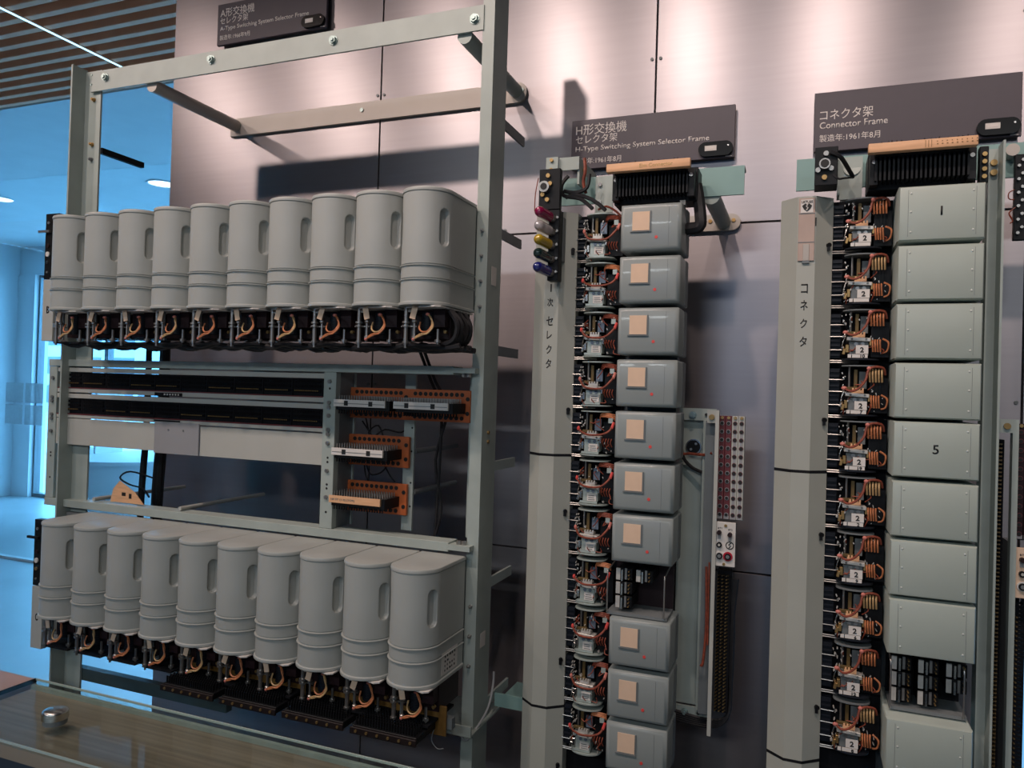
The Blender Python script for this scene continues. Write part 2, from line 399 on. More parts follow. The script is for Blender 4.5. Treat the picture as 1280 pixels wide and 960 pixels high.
def sign(x0, z0, w, h, lines, label):
    t = thing('exhibit_sign', (x0+w/2, -0.02, z0), label, 'sign')
    MB().box(x0, x0+w, -0.022, -0.012, z0, z0+h, 0.0008).build('board', SIGN, t)
    MB().box(x0+0.04, x0+w-0.04, -0.012, 0.0, z0+0.03, z0+h-0.03).build('standoff', STEEL_D, t)
    for s, rx, rz, lh, lw in lines:
        text('lettering', s, x0+rx, -0.0221, z0+rz, lh, SIGNTXT, t, lw, bold=(0.01 if s.isascii() else 0.0))
    pill(t, x0+w-0.089, z0+0.004, 0.086, 0.037, -0.022)
    MB().box(x0+w-0.022, x0+w-0.006, -0.0225, -0.0219, z0+0.0022, z0+0.0042).build('small_print', SIGNTXT, t)
def sl(t1, t3): return [(t1, 0.012, 0.108, 0.030, 0.141), ('セレクタ架', 0.012, 0.081, 0.0235, 0.116), (t3, 0.012, 0.053, 0.0185, 0.358)]
sign(-1.875, 2.733, 0.437, 0.138, sl('A形交換機', 'A-Type Switching System Selector Frame') + [('製造年:1966年9月', 0.012, 0.024, 0.017, 0.125)], 'dark sign for the A-type selector frame above the left rack')
sign(-0.617, 2.2145, 0.433, 0.135, sl('H形交換機', 'H-Type Switching System Selector Frame') + [('製造年:1961年8月', 0.012, 0.022, 0.017, 0.128)], 'dark sign for the H-type selector frame above the middle rack')
sign(0.003, 2.2095, 0.434, 0.145, [('コネクタ架', 0.013, 0.089, 0.026, 0.118), ('Connector Frame', 0.013, 0.0635, 0.0165, 0.150), ('製造年:1961年8月', 0.013, 0.032, 0.0175, 0.134)], 'dark connector frame sign above the rightmost rack')

# ------------------------------------------------------------------ rack A : the open frame on the left
ra = thing('selector_rack', (-1.38, Y(1.66), 0), 'tall open grey-green steel rack holding two rows of cans', 'rack')
yf = Y(1.64)
pl = MB(); pl.box(-2.062, -2.056, Y(1.595), yf+0.006, 0, 2.535); pl.box(-2.056, -1.992, yf, yf+0.006, 0, 2.528)
pl.build('post', STEEL, ra)
pr = MB(); pr.box(-0.740, -0.710, yf-0.006, yf, 0, 2.62); pr.box(-0.716, -0.710, yf, Y(1.72), 0, 2.62); pr.box(-0.740, -0.716, Y(1.714), Y(1.72), 0, 2.62)
pr.build('post', STEEL, ra)
tb = MB(); tb.box(-2.024, -0.737, yf-0.010, yf-0.004, 2.461, 2.521); tb.box(-2.024, -0.737, yf-0.004, yf+0.035, 2.515, 2.521)
tb = tb.build('top_bar', STEEL, ra)
def hexbolt(x, y, z, r, name, m, parent):
    b = MB(); b.cyl((x, y, z), (x, y-0.002, z), r*1.25, 16); b.cyl((x, y-0.002, z), (x, y-0.009, z), r, 6); b.cyl((x, y-0.009, z), (x, y-0.012, z), r*0.5, 10)
    return b.build(name, m, parent)
for x, z in ((-1.962, 2.507), (-1.562, 2.507), (-1.160, 2.504), (-0.760, 2.499)): hexbolt(x, yf-0.010, z-0.01, 0.010, 'bolt', BOLT, tb)
for x, z, m_ in ((-2.02, 2.512, BOLT), (-2.02, 2.483, BOLT), (-2.018, 2.44, BRASS), (-2.019, 2.305, BRASS), (-2.02, 2.26, STEEL_D)):
    hexbolt(x, yf, z, 0.005, 'bolt', m_, ra)
for x in (-1.79, -0.79):
    b = MB(); b.cyl((x, yf+0.0, 2.457), (x, -0.012, 2.457), 0.019, 20); b.build('brace_pipe', BEIGE if x < -1 else STEEL, ra)
wp = []
for i in range(9): a = -PI/2 + PI*i/8; wp.append((-0.785+0.027*math.cos(a), 2.453+0.029*math.sin(a)))
wp = [(-1.815, 2.424)] + wp + [(-1.815, 2.482)]
wpo = MB().prism(wp, 'y', -0.001, -0.012).build('wall_plate', BEIGE, ra)
for x in (-1.775, -1.302, -0.845, -0.772):
    MB().cyl((x, -0.011, 2.458), (x, -0.0155, 2.458), 0.006, 10).build('screw', BOLT, wpo)
for z, a in ((2.262, 0.0), (1.99, 0.0), (1.70, 0.0), (1.415, 0.0), (1.13, 0.0), (0.835, 0.0)):
    MB().box(-0.7165, -0.7105, Y(1.72), Y(1.86), z-0.012, z+0.012).build('peg', STEEL if z < 1.6 else STEEL_D, ra)
MB().box(-2.0, -1.985, Y(1.646), Y(1.80), 2.278, 2.295).build('peg', BLACKM, ra)
for z0 in (1.80, 0.965):      # shelf beams that carry the cans
    sbm = MB(); sbm.box(-2.05, -0.7415, Y(1.6225), Y(1.639), z0-0.012, z0+0.235)
    sbm.build('shelf_beam', STEEL_D, ra)
for z in (1.80, 1.86, 1.92, 1.98, 0.95, 1.02, 1.09):
    hexbolt(-0.7245, yf-0.006, z, 0.0035, 'bolt', NICKEL, ra)
MB().box(-0.709, -0.7085, Y(1.66), Y(1.69), 1.855, 1.90).build('rating_label', WHITE, ra)
MB().box(-0.709, -0.7085, Y(1.66), Y(1.69), 0.985, 1.02).build('rating_label', WHITE, ra)
for z in (1.50, 1.478): MB().cyl((-0.7105, Y(1.67), z), (-0.706, Y(1.67), z), 0.0045, 10).build('screw', BRASS, ra)
b = MB(); b.box(-0.85, -0.70, Y(1.60), Y(1.606), 0.798, 0.822); b.box(-0.85, -0.70, Y(1.606), Y(1.80), 0.798, 0.802)
lb = b.build('lower_bracket', STEEL, ra); hexbolt(-0.835, Y(1.60), 0.81, 0.006, 'bolt', STEEL_D, lb)
b = MB(); b.box(-0.70, -0.62, Y(1.74), Y(1.746), 0.82, 0.852); b.box(-0.70, -0.62, Y(1.746), Y(1.9), 0.82, 0.824); b.build('lower_bracket', TEAL, ra)
b = MB(); b.tube([(-0.744, Y(1.63), 0.80), (-0.728, Y(1.63), 0.775), (-0.706, Y(1.64), 0.80), (-0.70, Y(1.70), 0.83), (-0.705, Y(1.74), 0.87), (-0.708, Y(1.75), 0.90)], 0.0028, 6)
b.build('cable_tie', CABLE_G, ra)
b = MB(); b.tube([(-0.79, Y(1.62), 0.97), (-0.80, Y(1.60), 0.935), (-0.785, Y(1.58), 0.925), (-0.762, Y(1.60), 0.94), (-0.752, Y(1.62), 0.96)], 0.005, 7); b.tube([(-0.785, Y(1.59), 0.925), (-0.80, Y(1.60), 0.87), (-0.805, Y(1.6), 0.84)], 0.0045, 7)
b.build('grey_lead', CABLE_G, ra)
# dark beam at the bottom left behind the lower row
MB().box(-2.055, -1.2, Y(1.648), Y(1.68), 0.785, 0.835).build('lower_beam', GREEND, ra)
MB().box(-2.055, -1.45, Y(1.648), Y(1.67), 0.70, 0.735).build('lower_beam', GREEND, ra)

# ---- cans (A-type selectors)
W2, RD, HC, YB = 0.0585, 0.0585, 0.258, 0.125
def can_outline():
    pts = []
    nS = 30
    for i in range(nS): pts.append(('r', i/nS))                    # right side from back to front, param
    return pts
def can_mesh():
    bm = bmesh.new()
    arc = PI*RD; L = YB*2 + arc
    # arc-length samples, dense around the finger recesses (azimuth +-75 deg)
    def pt(sv, off):
        if sv < YB: return Vector((W2+off, -sv, 0)), Vector((1, 0, 0))
        if sv > YB+arc: return Vector((-W2-off, -(L-sv), 0)), Vector((-1, 0, 0))
        a = (sv-YB)/RD
        nrm = Vector((math.cos(a), -math.sin(a), 0))
        return Vector((0, -YB, 0)) + nrm*(RD+off), nrm
    sc = YB + RD*math.radians(25)
    S_ = [0, 0.03, 0.06, 0.085]
    v = sc-0.026
    while v < sc+0.026: S_.append(v); v += 0.0014
    mid = YB+arc/2
    nn = 16; a0 = sc+0.028
    for i in range(nn): S_.append(a0 + (mid-a0)*i/nn)
    S_ = sorted(S_); S_ = S_ + [mid] + [L-q for q in S_[::-1]]
    prof = [(0.0, 0.0028), (0.003, 0.0034), (0.006, 0.0028), (0.0075, 0.0)]
    for rz in (0.055, 0.086):
        prof += [(rz-0.002, 0.0), (rz-0.0005, 0.003), (rz+0.0012, 0.003), (rz+0.0022, -0.002), (rz+0.0040, -0.002), (rz+0.0045, 0.0)]
    z = 0.118
    while z < 0.224: prof.append((z, 0.0)); z += 0.0025
    prof += [(0.247, 0.0), (0.2475, -0.0012), (0.2485, -0.0012), (0.249, 0.0014), (0.2535, 0.0018), (0.2565, 0.0005), (HC, -0.003)]
    zc, hz, hw, dep = 0.171, 0.040, 0.0125, 0.0095
    rows = []
    for z, off in prof:
        row = []
        for sv in S_:
            o2 = off
            for cc in (sc, L-sc):
                du = sv-cc; dz = max(0, abs(z-zc)-(hz-hw))
                dd = math.hypot(du, dz)/hw
                if dd < 1.15:
                    tt = min(1, max(0, (1.10-dd)/0.26)); tt = tt*tt*(3-2*tt)
                    o2 -= dep*tt
            p, nn_ = pt(sv, o2); p.z = z
            row.append(bm.verts.new(p))
        rows.append(row)
    for i in range(len(rows)-1):
        for j in range(len(S_)-1):
            bm.faces.new((rows[i][j], rows[i][j+1], rows[i+1][j+1], rows[i+1][j]))
    bm.faces.new(rows[-1]); bm.faces.new(rows[0][::-1])
    for a, b_ in zip(rows[:-1], rows[1:]):
        bm.faces.new((a[-1], a[0], b_[0], b_[-1]))
    x = MB(); x.bm.free(); x.bm = bm
    return x.mesh('cover', CAN, 40)
can_me = can_mesh()
def make_selector(variant):
    rnd = random.Random(variant)
    t = thing('selector_switch', (0, 0, 0), '', 'selector switch', None, True)
    o = bpy.data.objects.new('cover', can_me); COL.objects.link(o); o.parent = t
    b = MB(); b.box(-0.050, 0.052, -0.105, -0.004, -0.070, -0.001); b.box(0.018, 0.05, -0.13, -0.105, -0.045, -0.001)
    b.build('relay_frame', MAROON, t)
    b = MB()
    p = [(W2-0.001, 0.0), (W2-0.001, -YB-0.042), (W2-0.012, -YB-0.050), (-W2+0.025, -YB-0.030), (-W2+0.010, -YB), (-W2+0.004, 0.0)]
    b.prism(p, 'z', -0.0045, -0.0015); b.build('base_plate', WHITE, t)
    sh = MB(); sh.cyl((-0.036, -0.150, -0.086), (-0.036, -0.150, -0.002), 0.0048, 12)
    sh = sh.build('shaft', NICKEL, t)
    for z in (-0.036, -0.044, -0.080): MB().cyl((-0.036, -0.150, z-0.0022), (-0.036, -0.150, z+0.0022), 0.0085 if z > -0.05 else 0.007, 12).build('collar', NICKEL, sh)
    MB().cyl((-0.036, -0.150, -0.093), (-0.036, -0.150, -0.086), 0.003, 8).build('shaft_tip', NICKEL, sh)
    MB().box(-0.05, -0.01, -0.147, -0.137, -0.046, -0.043).build('yoke_bar', NICKEL, sh)
    b = MB(); b.cyl((-0.012, -0.155, -0.078), (-0.012, -0.155, -0.004), 0.0026, 8)
    for z in (-0.034, -0.070): b.sph((-0.012, -0.155, z), 0.006, (1, 1, 0.8), 8)
    b.cyl((-0.026, -0.158, -0.012), (-0.006, -0.158, -0.012), 0.003, 8)
    b.build('release_rod', NICKEL, t)
    b = MB(); b.cyl((-0.024, -0.138, -0.078), (-0.024, -0.138, -0.004), 0.003, 8); b.build('guide_rod', STEEL_D, t)
    b = MB(); b.cyl((0.036, -0.135, -0.084), (0.036, -0.135, -0.05), 0.0032, 8); b.cyl((0.036, -0.135, -0.080), (0.036, -0.135, -0.074), 0.007, 10); b.build('foot_post', NICKEL, t)
    b = MB(); b.cyl((0.008, -0.128, -0.062), (0.008, -0.128, -0.012), 0.0135, 16)
    for i in range(8): b.cyl((0.008, -0.128, -0.060+i*0.006), (0.008, -0.128, -0.0575+i*0.006), 0.0148, 16)
    b.build('magnet_coil', NAVY, t)
    b = MB(); b.box(-0.046, 0.05, -0.15, -0.02, -0.0885, -0.084); b.build('wiper_plate', BLACKM, t)
    a = rnd.uniform(-0.3, 0.35); b = MB(); b.box(-0.016, -0.002, -0.1655, -0.1648, -0.030, -0.002, 0, 1, ('Y', a)); b.build('paper_tag', CREAM, t)
    w = rnd.uniform(-0.004, 0.004)
    b = MB()
    for q in (0.0, 0.0033):
        b.tube([(0.014, -0.142, -0.018), (0.026+w, -0.155+q, -0.028), (0.0335+w-q, -0.158, -0.046), (0.024, -0.163+q, -0.062+q), (0.006, -0.163, -0.064-q), (-0.012, -0.158, -0.074)], 0.0019, 6)
    b.build('wire_loop', WIRE_O if variant % 3 else WIRE_Y, t)
    b = MB()
    b.tube([(0.000, -0.150, -0.036), (0.002, -0.158, -0.050), (0.012, -0.162, -0.058), (0.024, -0.16, -0.056), (0.031+w, -0.157, -0.042)], 0.0019, 6)
    b.build('wire_loop', WIRE_Y if variant % 2 else WIRE_O, t)
    b = MB(); b.sph((0.014, -0.143, -0.018), 0.0048, (1.1, 1, 0.8), 8); b.sph((-0.012, -0.158, -0.074), 0.004, (1, 1, 1), 8); b.build('wire_knot', WIRE_P, t)
    b = MB()
    for i in range(3): b.cyl((0.046, -0.112, -0.015-i*0.02), (0.046, -0.120, -0.015-i*0.02), 0.004, 8)
    b.build('terminal_stud', BRASS, t)
    return t
ordw = ['leftmost', 'second', 'third', 'fourth', 'fifth', 'sixth', 'seventh', 'eighth', 'ninth', 'rightmost']
protos = [make_selector(i) for i in range(3)]
used = [False]*3
for row, z0 in ((0, 1.783), (1, 0.952)):
    for i in range(10):
        x = -1.888 + 0.1214*i
        nm = ordw[i] + (' from left' if 0 < i < 9 else '')
        lab = 'grey oval can selector switch, %s in the %s row' % (nm, 'upper' if row == 0 else 'lower')
        v = (i*2 + row) % 3
        if not used[v]:
            t = protos[v]; t.location = (x, Y(1.622), z0); t['label'] = lab; used[v] = True
        else: t = copy_thing(protos[v], (x, Y(1.622), z0), lab)
        t['group'] = 'can-covered selectors in the upper row' if row == 0 else 'can-covered selectors in the lower row'
# printed label on the last lower can
last = [o for o in bpy.data.objects if o.get('label') == 'grey oval can selector switch, rightmost in the lower row'][0]
b = MB(); b.box(W2+0.0001, W2+0.0006, -0.112, -0.03, 0.012, 0.062); lb = b.build('printed_label', WHITE, last)
b = MB()
for i in range(5):
    for j in range(4):
        if random.random() < 0.75: b.box(W2+0.0006, W2+0.0009, -0.096+i*0.012, -0.096+i*0.012+random.uniform(0.003, 0.008), 0.018+j*0.010, 0.0225+j*0.010)
b.build('print_marks', INK, lb)
# cable harness under the upper row
hs = thing('cable_harness', (-1.36, Y(1.55), 1.69), 'black wavy cable harness under the upper row of cans', 'cable')
for k_ in range(5):
    pts = []
    for i in range(40):
        x = -1.93 + i*0.0312
        pts.append((x, Y(1.50+0.022*k_) + random.uniform(-0.006, 0.006), 1.700 - 0.009*abs(math.sin(i*0.9+k_)) + random.uniform(-0.004, 0.004)))
    MB().tube(pts, 0.0065, 6, 2).build('cable', CABLE, hs)
b = MB()
for i in range(7): b.tube([(-0.745+random.uniform(-.01, .012), Y(1.50+0.012*i), 1.775), (-0.722+random.uniform(-.01, .01), Y(1.50+0.012*i), 1.745), (-0.728, Y(1.50+0.012*i), 1.71), (-0.77, Y(1.5+0.012*i), 1.695)], 0.006, 6)
b.build('cable_end', CABLE, hs)
for dx in (0.0, 0.012):
    pts = [(-0.868+dx, Y(1.60), 1.70), (-0.872+dx, Y(1.68), 1.62), (-0.862+dx*1.5, Y(1.72), 1.55), (-0.866-dx, Y(1.73), 1.42), (-0.87+dx, Y(1.73), 1.30), (-0.874, Y(1.73), 1.22)]
    MB().tube(pts, 0.0042, 6).build('hanging_lead', CABLE, hs)
# cable bundles hanging at the left behind the rack
for x, r_, lab in ((-1.915, 0.008, 'thin black cable bundle hanging behind the left post'), (-1.85, 0.014, 'thick black cable bundle hanging behind the jack frame')):
    t = thing('cable_bundle', (x, Y(1.78), 0.75), lab, 'cable')
    for k_ in range(4):
        pts = [(x+0.02*(x+1.9)+r_*0.6*math.cos(k_*1.6), Y(1.78)+r_*0.6*math.sin(k_*1.6), 1.76), (x+r_*0.6*math.cos(k_*1.6+.6), Y(1.78)+r_*0.6*math.sin(k_*1.6+.6), 1.45), (x-0.012+r_*0.6*math.cos(k_*1.6+1), Y(1.78)+r_*0.6*math.sin(k_*1.6+1), 1.2), (x-0.01+r_*0.6*math.cos(k_*1.6), Y(1.78), 0.75)]
        MB().tube(pts, r_*0.62, 6).build('cable', CABLE, t)
    if r_ > 0.01:
        MB().tube([(x+0.01, Y(1.77), 1.40), (x+0.05, Y(1.76), 1.43), (x+0.09, Y(1.75), 1.455), (x+0.12, Y(1.74), 1.47)], 0.0028, 6).build('stray_wire', CABLE, t)
        MB().tube([(x-0.02, Y(1.77), 1.30), (x-0.07, Y(1.73), 1.32), (x-0.10, Y(1.72), 1.30), (x-0.07, Y(1.73), 1.28), (x-0.03, Y(1.74), 1.27), (x+0.02, Y(1.72), 1.25)], 0.0028, 6).build('stray_wire', CABLE, t)
t = thing('cardboard_tag', (-1.83, Y(1.66), 1.238), 'brown cardboard tag lying on the jack frame bottom rail', 'tag')
tg = MB().prism([(-1.895, 1.242), (-1.765, 1.242), (-1.80, 1.275), (-1.86, 1.305), (-1.885, 1.28)], 'y', Y(1.64), Y(1.642)).build('card', WOOD, t)
MB().box(-1.85, -1.835, Y(1.6393), Y(1.6399), 1.262, 1.272).build('ink_mark', INK, t)
MB().box(-1.822, -1.812, Y(1.6393), Y(1.6399), 1.256, 1.27).build('ink_mark', INK, t)
# black jack strips and lettered plates at the left ends of both shelves
for z0, letter, lab1, lab2 in ((1.888, 'B', 'black jack strip left of the upper can row', 'grey upright plate lettered B below the upper jack strip'), (0.993, 'C', 'black jack strip left of the lower can row', 'grey upright plate lettered C below the lower jack strip')):
    t = thing('jack_strip', (-2.06, Y(1.56), z0), lab1, 'jack strip')
    MB().box(-2.092, -2.038, Y(1.555), Y(1.575), z0, z0+0.192, 0.001).build('strip', BLACK, t)
    for i in range(8): MB().box(-2.038, -2.020, Y(1.56), Y(1.57), z0+0.010+i*0.0225, z0+0.021+i*0.0225).build('tooth', BLACK, t)
    b = MB(); b.box(-2.114, -2.068, Y(1.548), Y(1.555), z0+0.136, z0+0.143); b.build('lever', NICKEL if letter == 'B' else BLACKM, t)
    for dz, m_, r_ in ((0.073, WHITE, 0.0075), (0.049, CHROME if letter == 'B' else BRASS, 0.005), (0.098, MAROON, 0.006), (0.165, STEEL_D, 0.004), (0.02, STEEL_D, 0.003)):
        MB().cyl((-2.078, Y(1.556), z0+dz), (-2.078, Y(1.552), z0+dz), r_, 12).build('jack', m_, t)
    p = thing('letter_plate', (-2.065, Y(1.57), z0-0.18), lab2, 'plate')
    MB().box(-2.090, -2.046, Y(1.553), Y(1.605), z0-0.181, z0-0.002, 0.0006).build('plate', PANEL if letter == 'B' else PANEL, p)
    text('letter', letter, -2.073, Y(1.553), z0-0.09, 0.021, INK, p, 0.011, bold=0.03)
    MB().box(-2.046, -2.0, Y(1.60), Y(1.64), z0-0.17, z0-0.15).build('bracket', STEEL_D, p)

# ------------------------------------------------------------------ jack frame in the middle of rack A
jf = thing('jack_field', (-1.43, Y(1.63), 1.215), 'wide grey steel jack frame bolted across the left rack', 'frame')
ya, yb_ = Y(1.618), Y(1.638)
def chan(x0, x1, z0, z1, name, m_=STEEL, y0=None, dep=0.02, parent=None):
    y0 = ya if y0 is None else y0
    return MB().box(x0, x1, y0, y0+dep, z0, z1, 0.0008).build(name, m_, parent or jf)
chan(-2.138, -0.780, 1.636, 1.656, 'top_rail', STEEL, ya-0.002, 0.05)
chan(-2.138, -0.780, 1.216, 1.238, 'bottom_rail', STEEL, ya-0.002, 0.05)
for z in (1.640, 1.222):
    b = MB(); b.box(-0.782, -0.722, ya-0.008, ya+0.03, z, z+0.012); e = b.build('end_bracket', STEEL, jf)
    for x in (-0.757, -0.744): 
        zz = z if z > 1.5 else z+0.012
        MB().cyl((x, ya+0.008, zz), (x, ya+0.008, zz+(-0.009 if z > 1.5 else 0.009)), 0.006, 6).build('nut', NICKEL, e)
s1 = chan(-2.138, -2.104, 1.2385, 1.6355, 'stile'); s2 = chan(-1.147, -1.110, 1.2385, 1.6355, 'stile')
chan(-1.114, -1.110, 1.2385, 1.6355, 'stile_flange', STEEL_D, ya+0.02, 0.07)
s3 = chan(-0.770, -0.742, 1.2385, 1.6355, 'stile', STEEL, Y(1.69), 0.006)
for x, s_, zl in ((-2.119, s1, (1.60, 1.542, 1.531, 1.490, 1.478, 1.44)), (-1.128, s2, (1.612, 1.558, 1.546, 1.525, 1.489, 1.478, 1.455, 1.385, 1.318))):
    for z in zl: MB().cyl((x, ya+0.001, z), (x, ya-0.005, z), 0.0052, 10).build('bolt', NICKEL if s_ is s2 else STEEL_D, s_)
for x, s_, zl in ((-1.128, s2, (1.594, 1.418, 1.407, 1.35, 1.34, 1.28)), (-2.119, s1, (1.375, 1.365, 1.30))):
    for z in zl: MB().cyl((x, ya+0.0004, z), (x, ya-0.0006, z), 0.003, 10).build('hole', INK, s_)
for i, (x0, x1) in enumerate(((-1.132, -1.106), (-0.956, -0.926))):
    b = MB(); b.box(x0, x1, Y(1.70), Y(1.706), 1.2385, 1.6355); st = b.build('inner_stile', STEEL, jf)
    for z in (1.50, 1.44, 1.36, 1.30):
        MB().cyl((x1-0.006, Y(1.7005), z), (x1-0.006, Y(1.699), z), 0.0025, 8).build('hole', INK, st)
for z in (1.44, 1.335): MB().cyl((-0.93, Y(1.71), z), (-0.93, -0.04, z), 0.007, 10).build('tie_rod', STEEL_D, jf)
for x in (-1.62, -1.95): MB().cyl((x, Y(1.63), 1.245), (x, -0.02, 1.245), 0.006, 10).build('tie_rod', PANEL, jf)
for x0, x1, z0, z1 in ((-2.104, -1.147, 1.619, 1.632), (-2.104, -1.147, 1.558, 1.5715), (-2.104, -1.147, 1.541, 1.554), (-2.104, -1.147, 1.482, 1.492)):
    chan(x0, x1, z0, z1, 'rail', PANEL, ya+0.002, 0.006)
# each row: ten jack blocks with pins
jb = MB(); jb.box(0.001, 0.0925, 0.0, 0.012, 0.0, 0.045)
for i in range(17):
    for j in range(3): jb.box(0.006+i*0.005, 0.0078+i*0.005, -0.006, 0.0, 0.010+j*0.012, 0.0175+j*0.012)
jb_me = jb.mesh('jack_block', BLACKM)
pb_ = MB()
for i in range(14): pb_.box(0.010+i*0.0054, 0.0122+i*0.0054, -0.0075, -0.0058, 0.0125, 0.0155)
pin_me = pb_.mesh('pin_row', BRASS)
for z0 in (1.5725, 1.4945):
    st = MB().box(-2.100, -1.150, ya+0.020, ya+0.024, z0-0.001, z0+0.046).build('jack_row', BLACK, jf)
    for i in range(10):
        o = bpy.data.objects.new('jack_block', jb_me); COL.objects.link(o); o.parent = st; o.location = (-2.098+i*0.0945+1.43, ya+0.008-Y(1.63), z0-1.215)
        if i in ((0, 1, 3, 4, 6, 7, 8, 9) if z0 > 1.55 else (0, 2, 3, 5, 6, 7, 8, 9)):
            o2 = bpy.data.objects.new('pin_row', pin_me); COL.objects.link(o2); o2.parent = st; o2.location = (-2.098+i*0.0945+1.43, ya+0.008-Y(1.63), z0-1.215)
    MB().box(-2.102, -1.150, ya+0.001, ya+0.006, z0-0.0025, z0+0.0005).build('red_line', REDSTRIP, jf)
MB().box(-1.715, -1.615, ya, ya+0.003, 1.558, 1.5675).build('name_strip', BLACK, jf)
MB().box(-1.715, -1.62, ya, ya+0.003, 1.4865, 1.4905).build('name_strip', BLACK, jf)
bmk = MB()
for i in range(6): bmk.box(-1.68+i*0.010, -1.675+i*0.010, ya-0.0006, ya, 1.5605, 1.565)
bmk.build('name_print', WHITE, jf)
chan(-2.104, -1.712, 1.402, 1.480, 'blank_panel', PANEL, ya+0.003, 0.003)
mp_ = chan(-1.7105, -1.5495, 1.397, 1.485, 'blank_panel', PANEL_G, ya-0.001, 0.004)
for x in (-1.658, -1.604): MB().cyl((x, ya-0.0005, 1.464), (x, ya-0.0022, 1.464), 0.003, 8).build('screw', STEEL_D, mp_)
chan(-1.548, -1.147, 1.397, 1.478, 'blank_panel', PANEL, ya+0.003, 0.003)

# orange terminal blocks
def orange_block(x0, z0, w, mats, wide_label, label, extra):
    h = 0.079
    t = thing('terminal_block', (x0+w/2, Y(1.69), z0), label, 'terminal block', 'orange terminal blocks in the jack frame')
    yp = Y(1.685)
    bd = MB().box(x0, x0+w, yp, yp+0.010, z0, z0+h, 0.001).build('backboard', ORANGE, t)
    n_ = 10
    hm = MB().cyl((0, 0, 0), (0, -0.0012, 0), 0.0052, 12).mesh('hole', INK)
    for i in range(n_):
        for zz in (z0+h-0.011, z0+0.010):
            o = bpy.data.objects.new('hole', hm); COL.objects.link(o); o.parent = bd
            o.location = Vector((x0+0.020+i*0.0145, yp, zz)) - Vector(t['_o'])
    for zz in (z0+0.022, z0+0.058):
        o = bpy.data.objects.new('hole', hm); COL.objects.link(o); o.parent = bd; o.location = Vector((x0+w-0.008, yp, zz)) - Vector(t['_o'])
    MB().box(x0+0.006, x0+0.160, yp-0.072, yp, z0+0.022, z0+0.047).build('pin_body', BLACK, t)
    pn = MB()
    for i in range(20):
        for j in range(6): pn.box(x0+0.009+i*0.0074, x0+0.0115+i*0.0074, yp-0.066+j*0.011, yp-0.0635+j*0.011, z0+0.047, z0+0.0575)
    pn = pn.build('pin_field', NICKEL, t); pn['kind'] = 'stuff'
    pn = MB()
    for i in range(20):
        for j in (0, 3): pn.box(x0+0.009+i*0.0074, x0+0.0115+i*0.0074, yp-0.066+j*0.011, yp-0.0635+j*0.011, z0+0.012, z0+0.022)
    pn = pn.build('lower_pins', BLACKM, t); pn['kind'] = 'stuff'
    st = MB().box(x0+0.002, x0+0.150, yp-0.078, yp-0.072, z0+0.030, z0+0.0475).build('label_strip', mats, t)
    if mats is WHITE:
        MB().box(x0+0.004, x0+0.148, yp-0.0786, yp-0.0779, z0+0.037, z0+0.0385).build('slot_line', STEEL_D, st)
        for dx, s_ in ((0.033, '2'), (0.104, 'N')):
            MB().box(x0+dx, x0+dx+0.011, yp-0.0788, yp-0.078, z0+0.0325, z0+0.0445).build('mark', INK, st)
    else:
        text('handwriting', 'HF ST (1-9) (1OR)', x0+0.008, yp-0.0781, z0+0.038, 0.006, STEEL_D, st, 0.07)
    return t
orange_block(-1.110, 1.520, 0.1735, WHITE, True, 'orange terminal block with white label strip, upper left of two side by side', 0)
orange_block(-0.938, 1.520, 0.1735, WHITE, True, 'orange terminal block nearest the right post, white label strip', 0)
orange_block(-1.112, 1.398, 0.180, WHITE, True, 'orange terminal block with white strip, middle of the stack', 0)
orange_block(-1.115, 1.278, 0.180, WOOD, True, 'lowest orange terminal block with a tan handwritten strip', 0)
t = thing('loose_wiring', (-1.03, Y(1.73), 1.36), 'loose black wires strung behind the orange terminal blocks', 'wires')
for p in ([(-1.09, 1.52), (-1.07, 1.47), (-1.03, 1.49), (-0.98, 1.485), (-0.95, 1.51)], [(-1.10, 1.51), (-1.06, 1.46), (-1.08, 1.48), (-1.05, 1.50), (-1.03, 1.46)], [(-1.085, 1.40), (-1.07, 1.37), (-1.04, 1.375), (-1.02, 1.395)], [(-1.03, 1.40), (-1.01, 1.37), (-0.995, 1.355)], [(-1.09, 1.40), (-1.085, 1.37), (-1.075, 1.35)]):
    MB().tube([(x, Y(1.73), z) for x, z in p], 0.0022, 5).build('wire', CABLE, t)

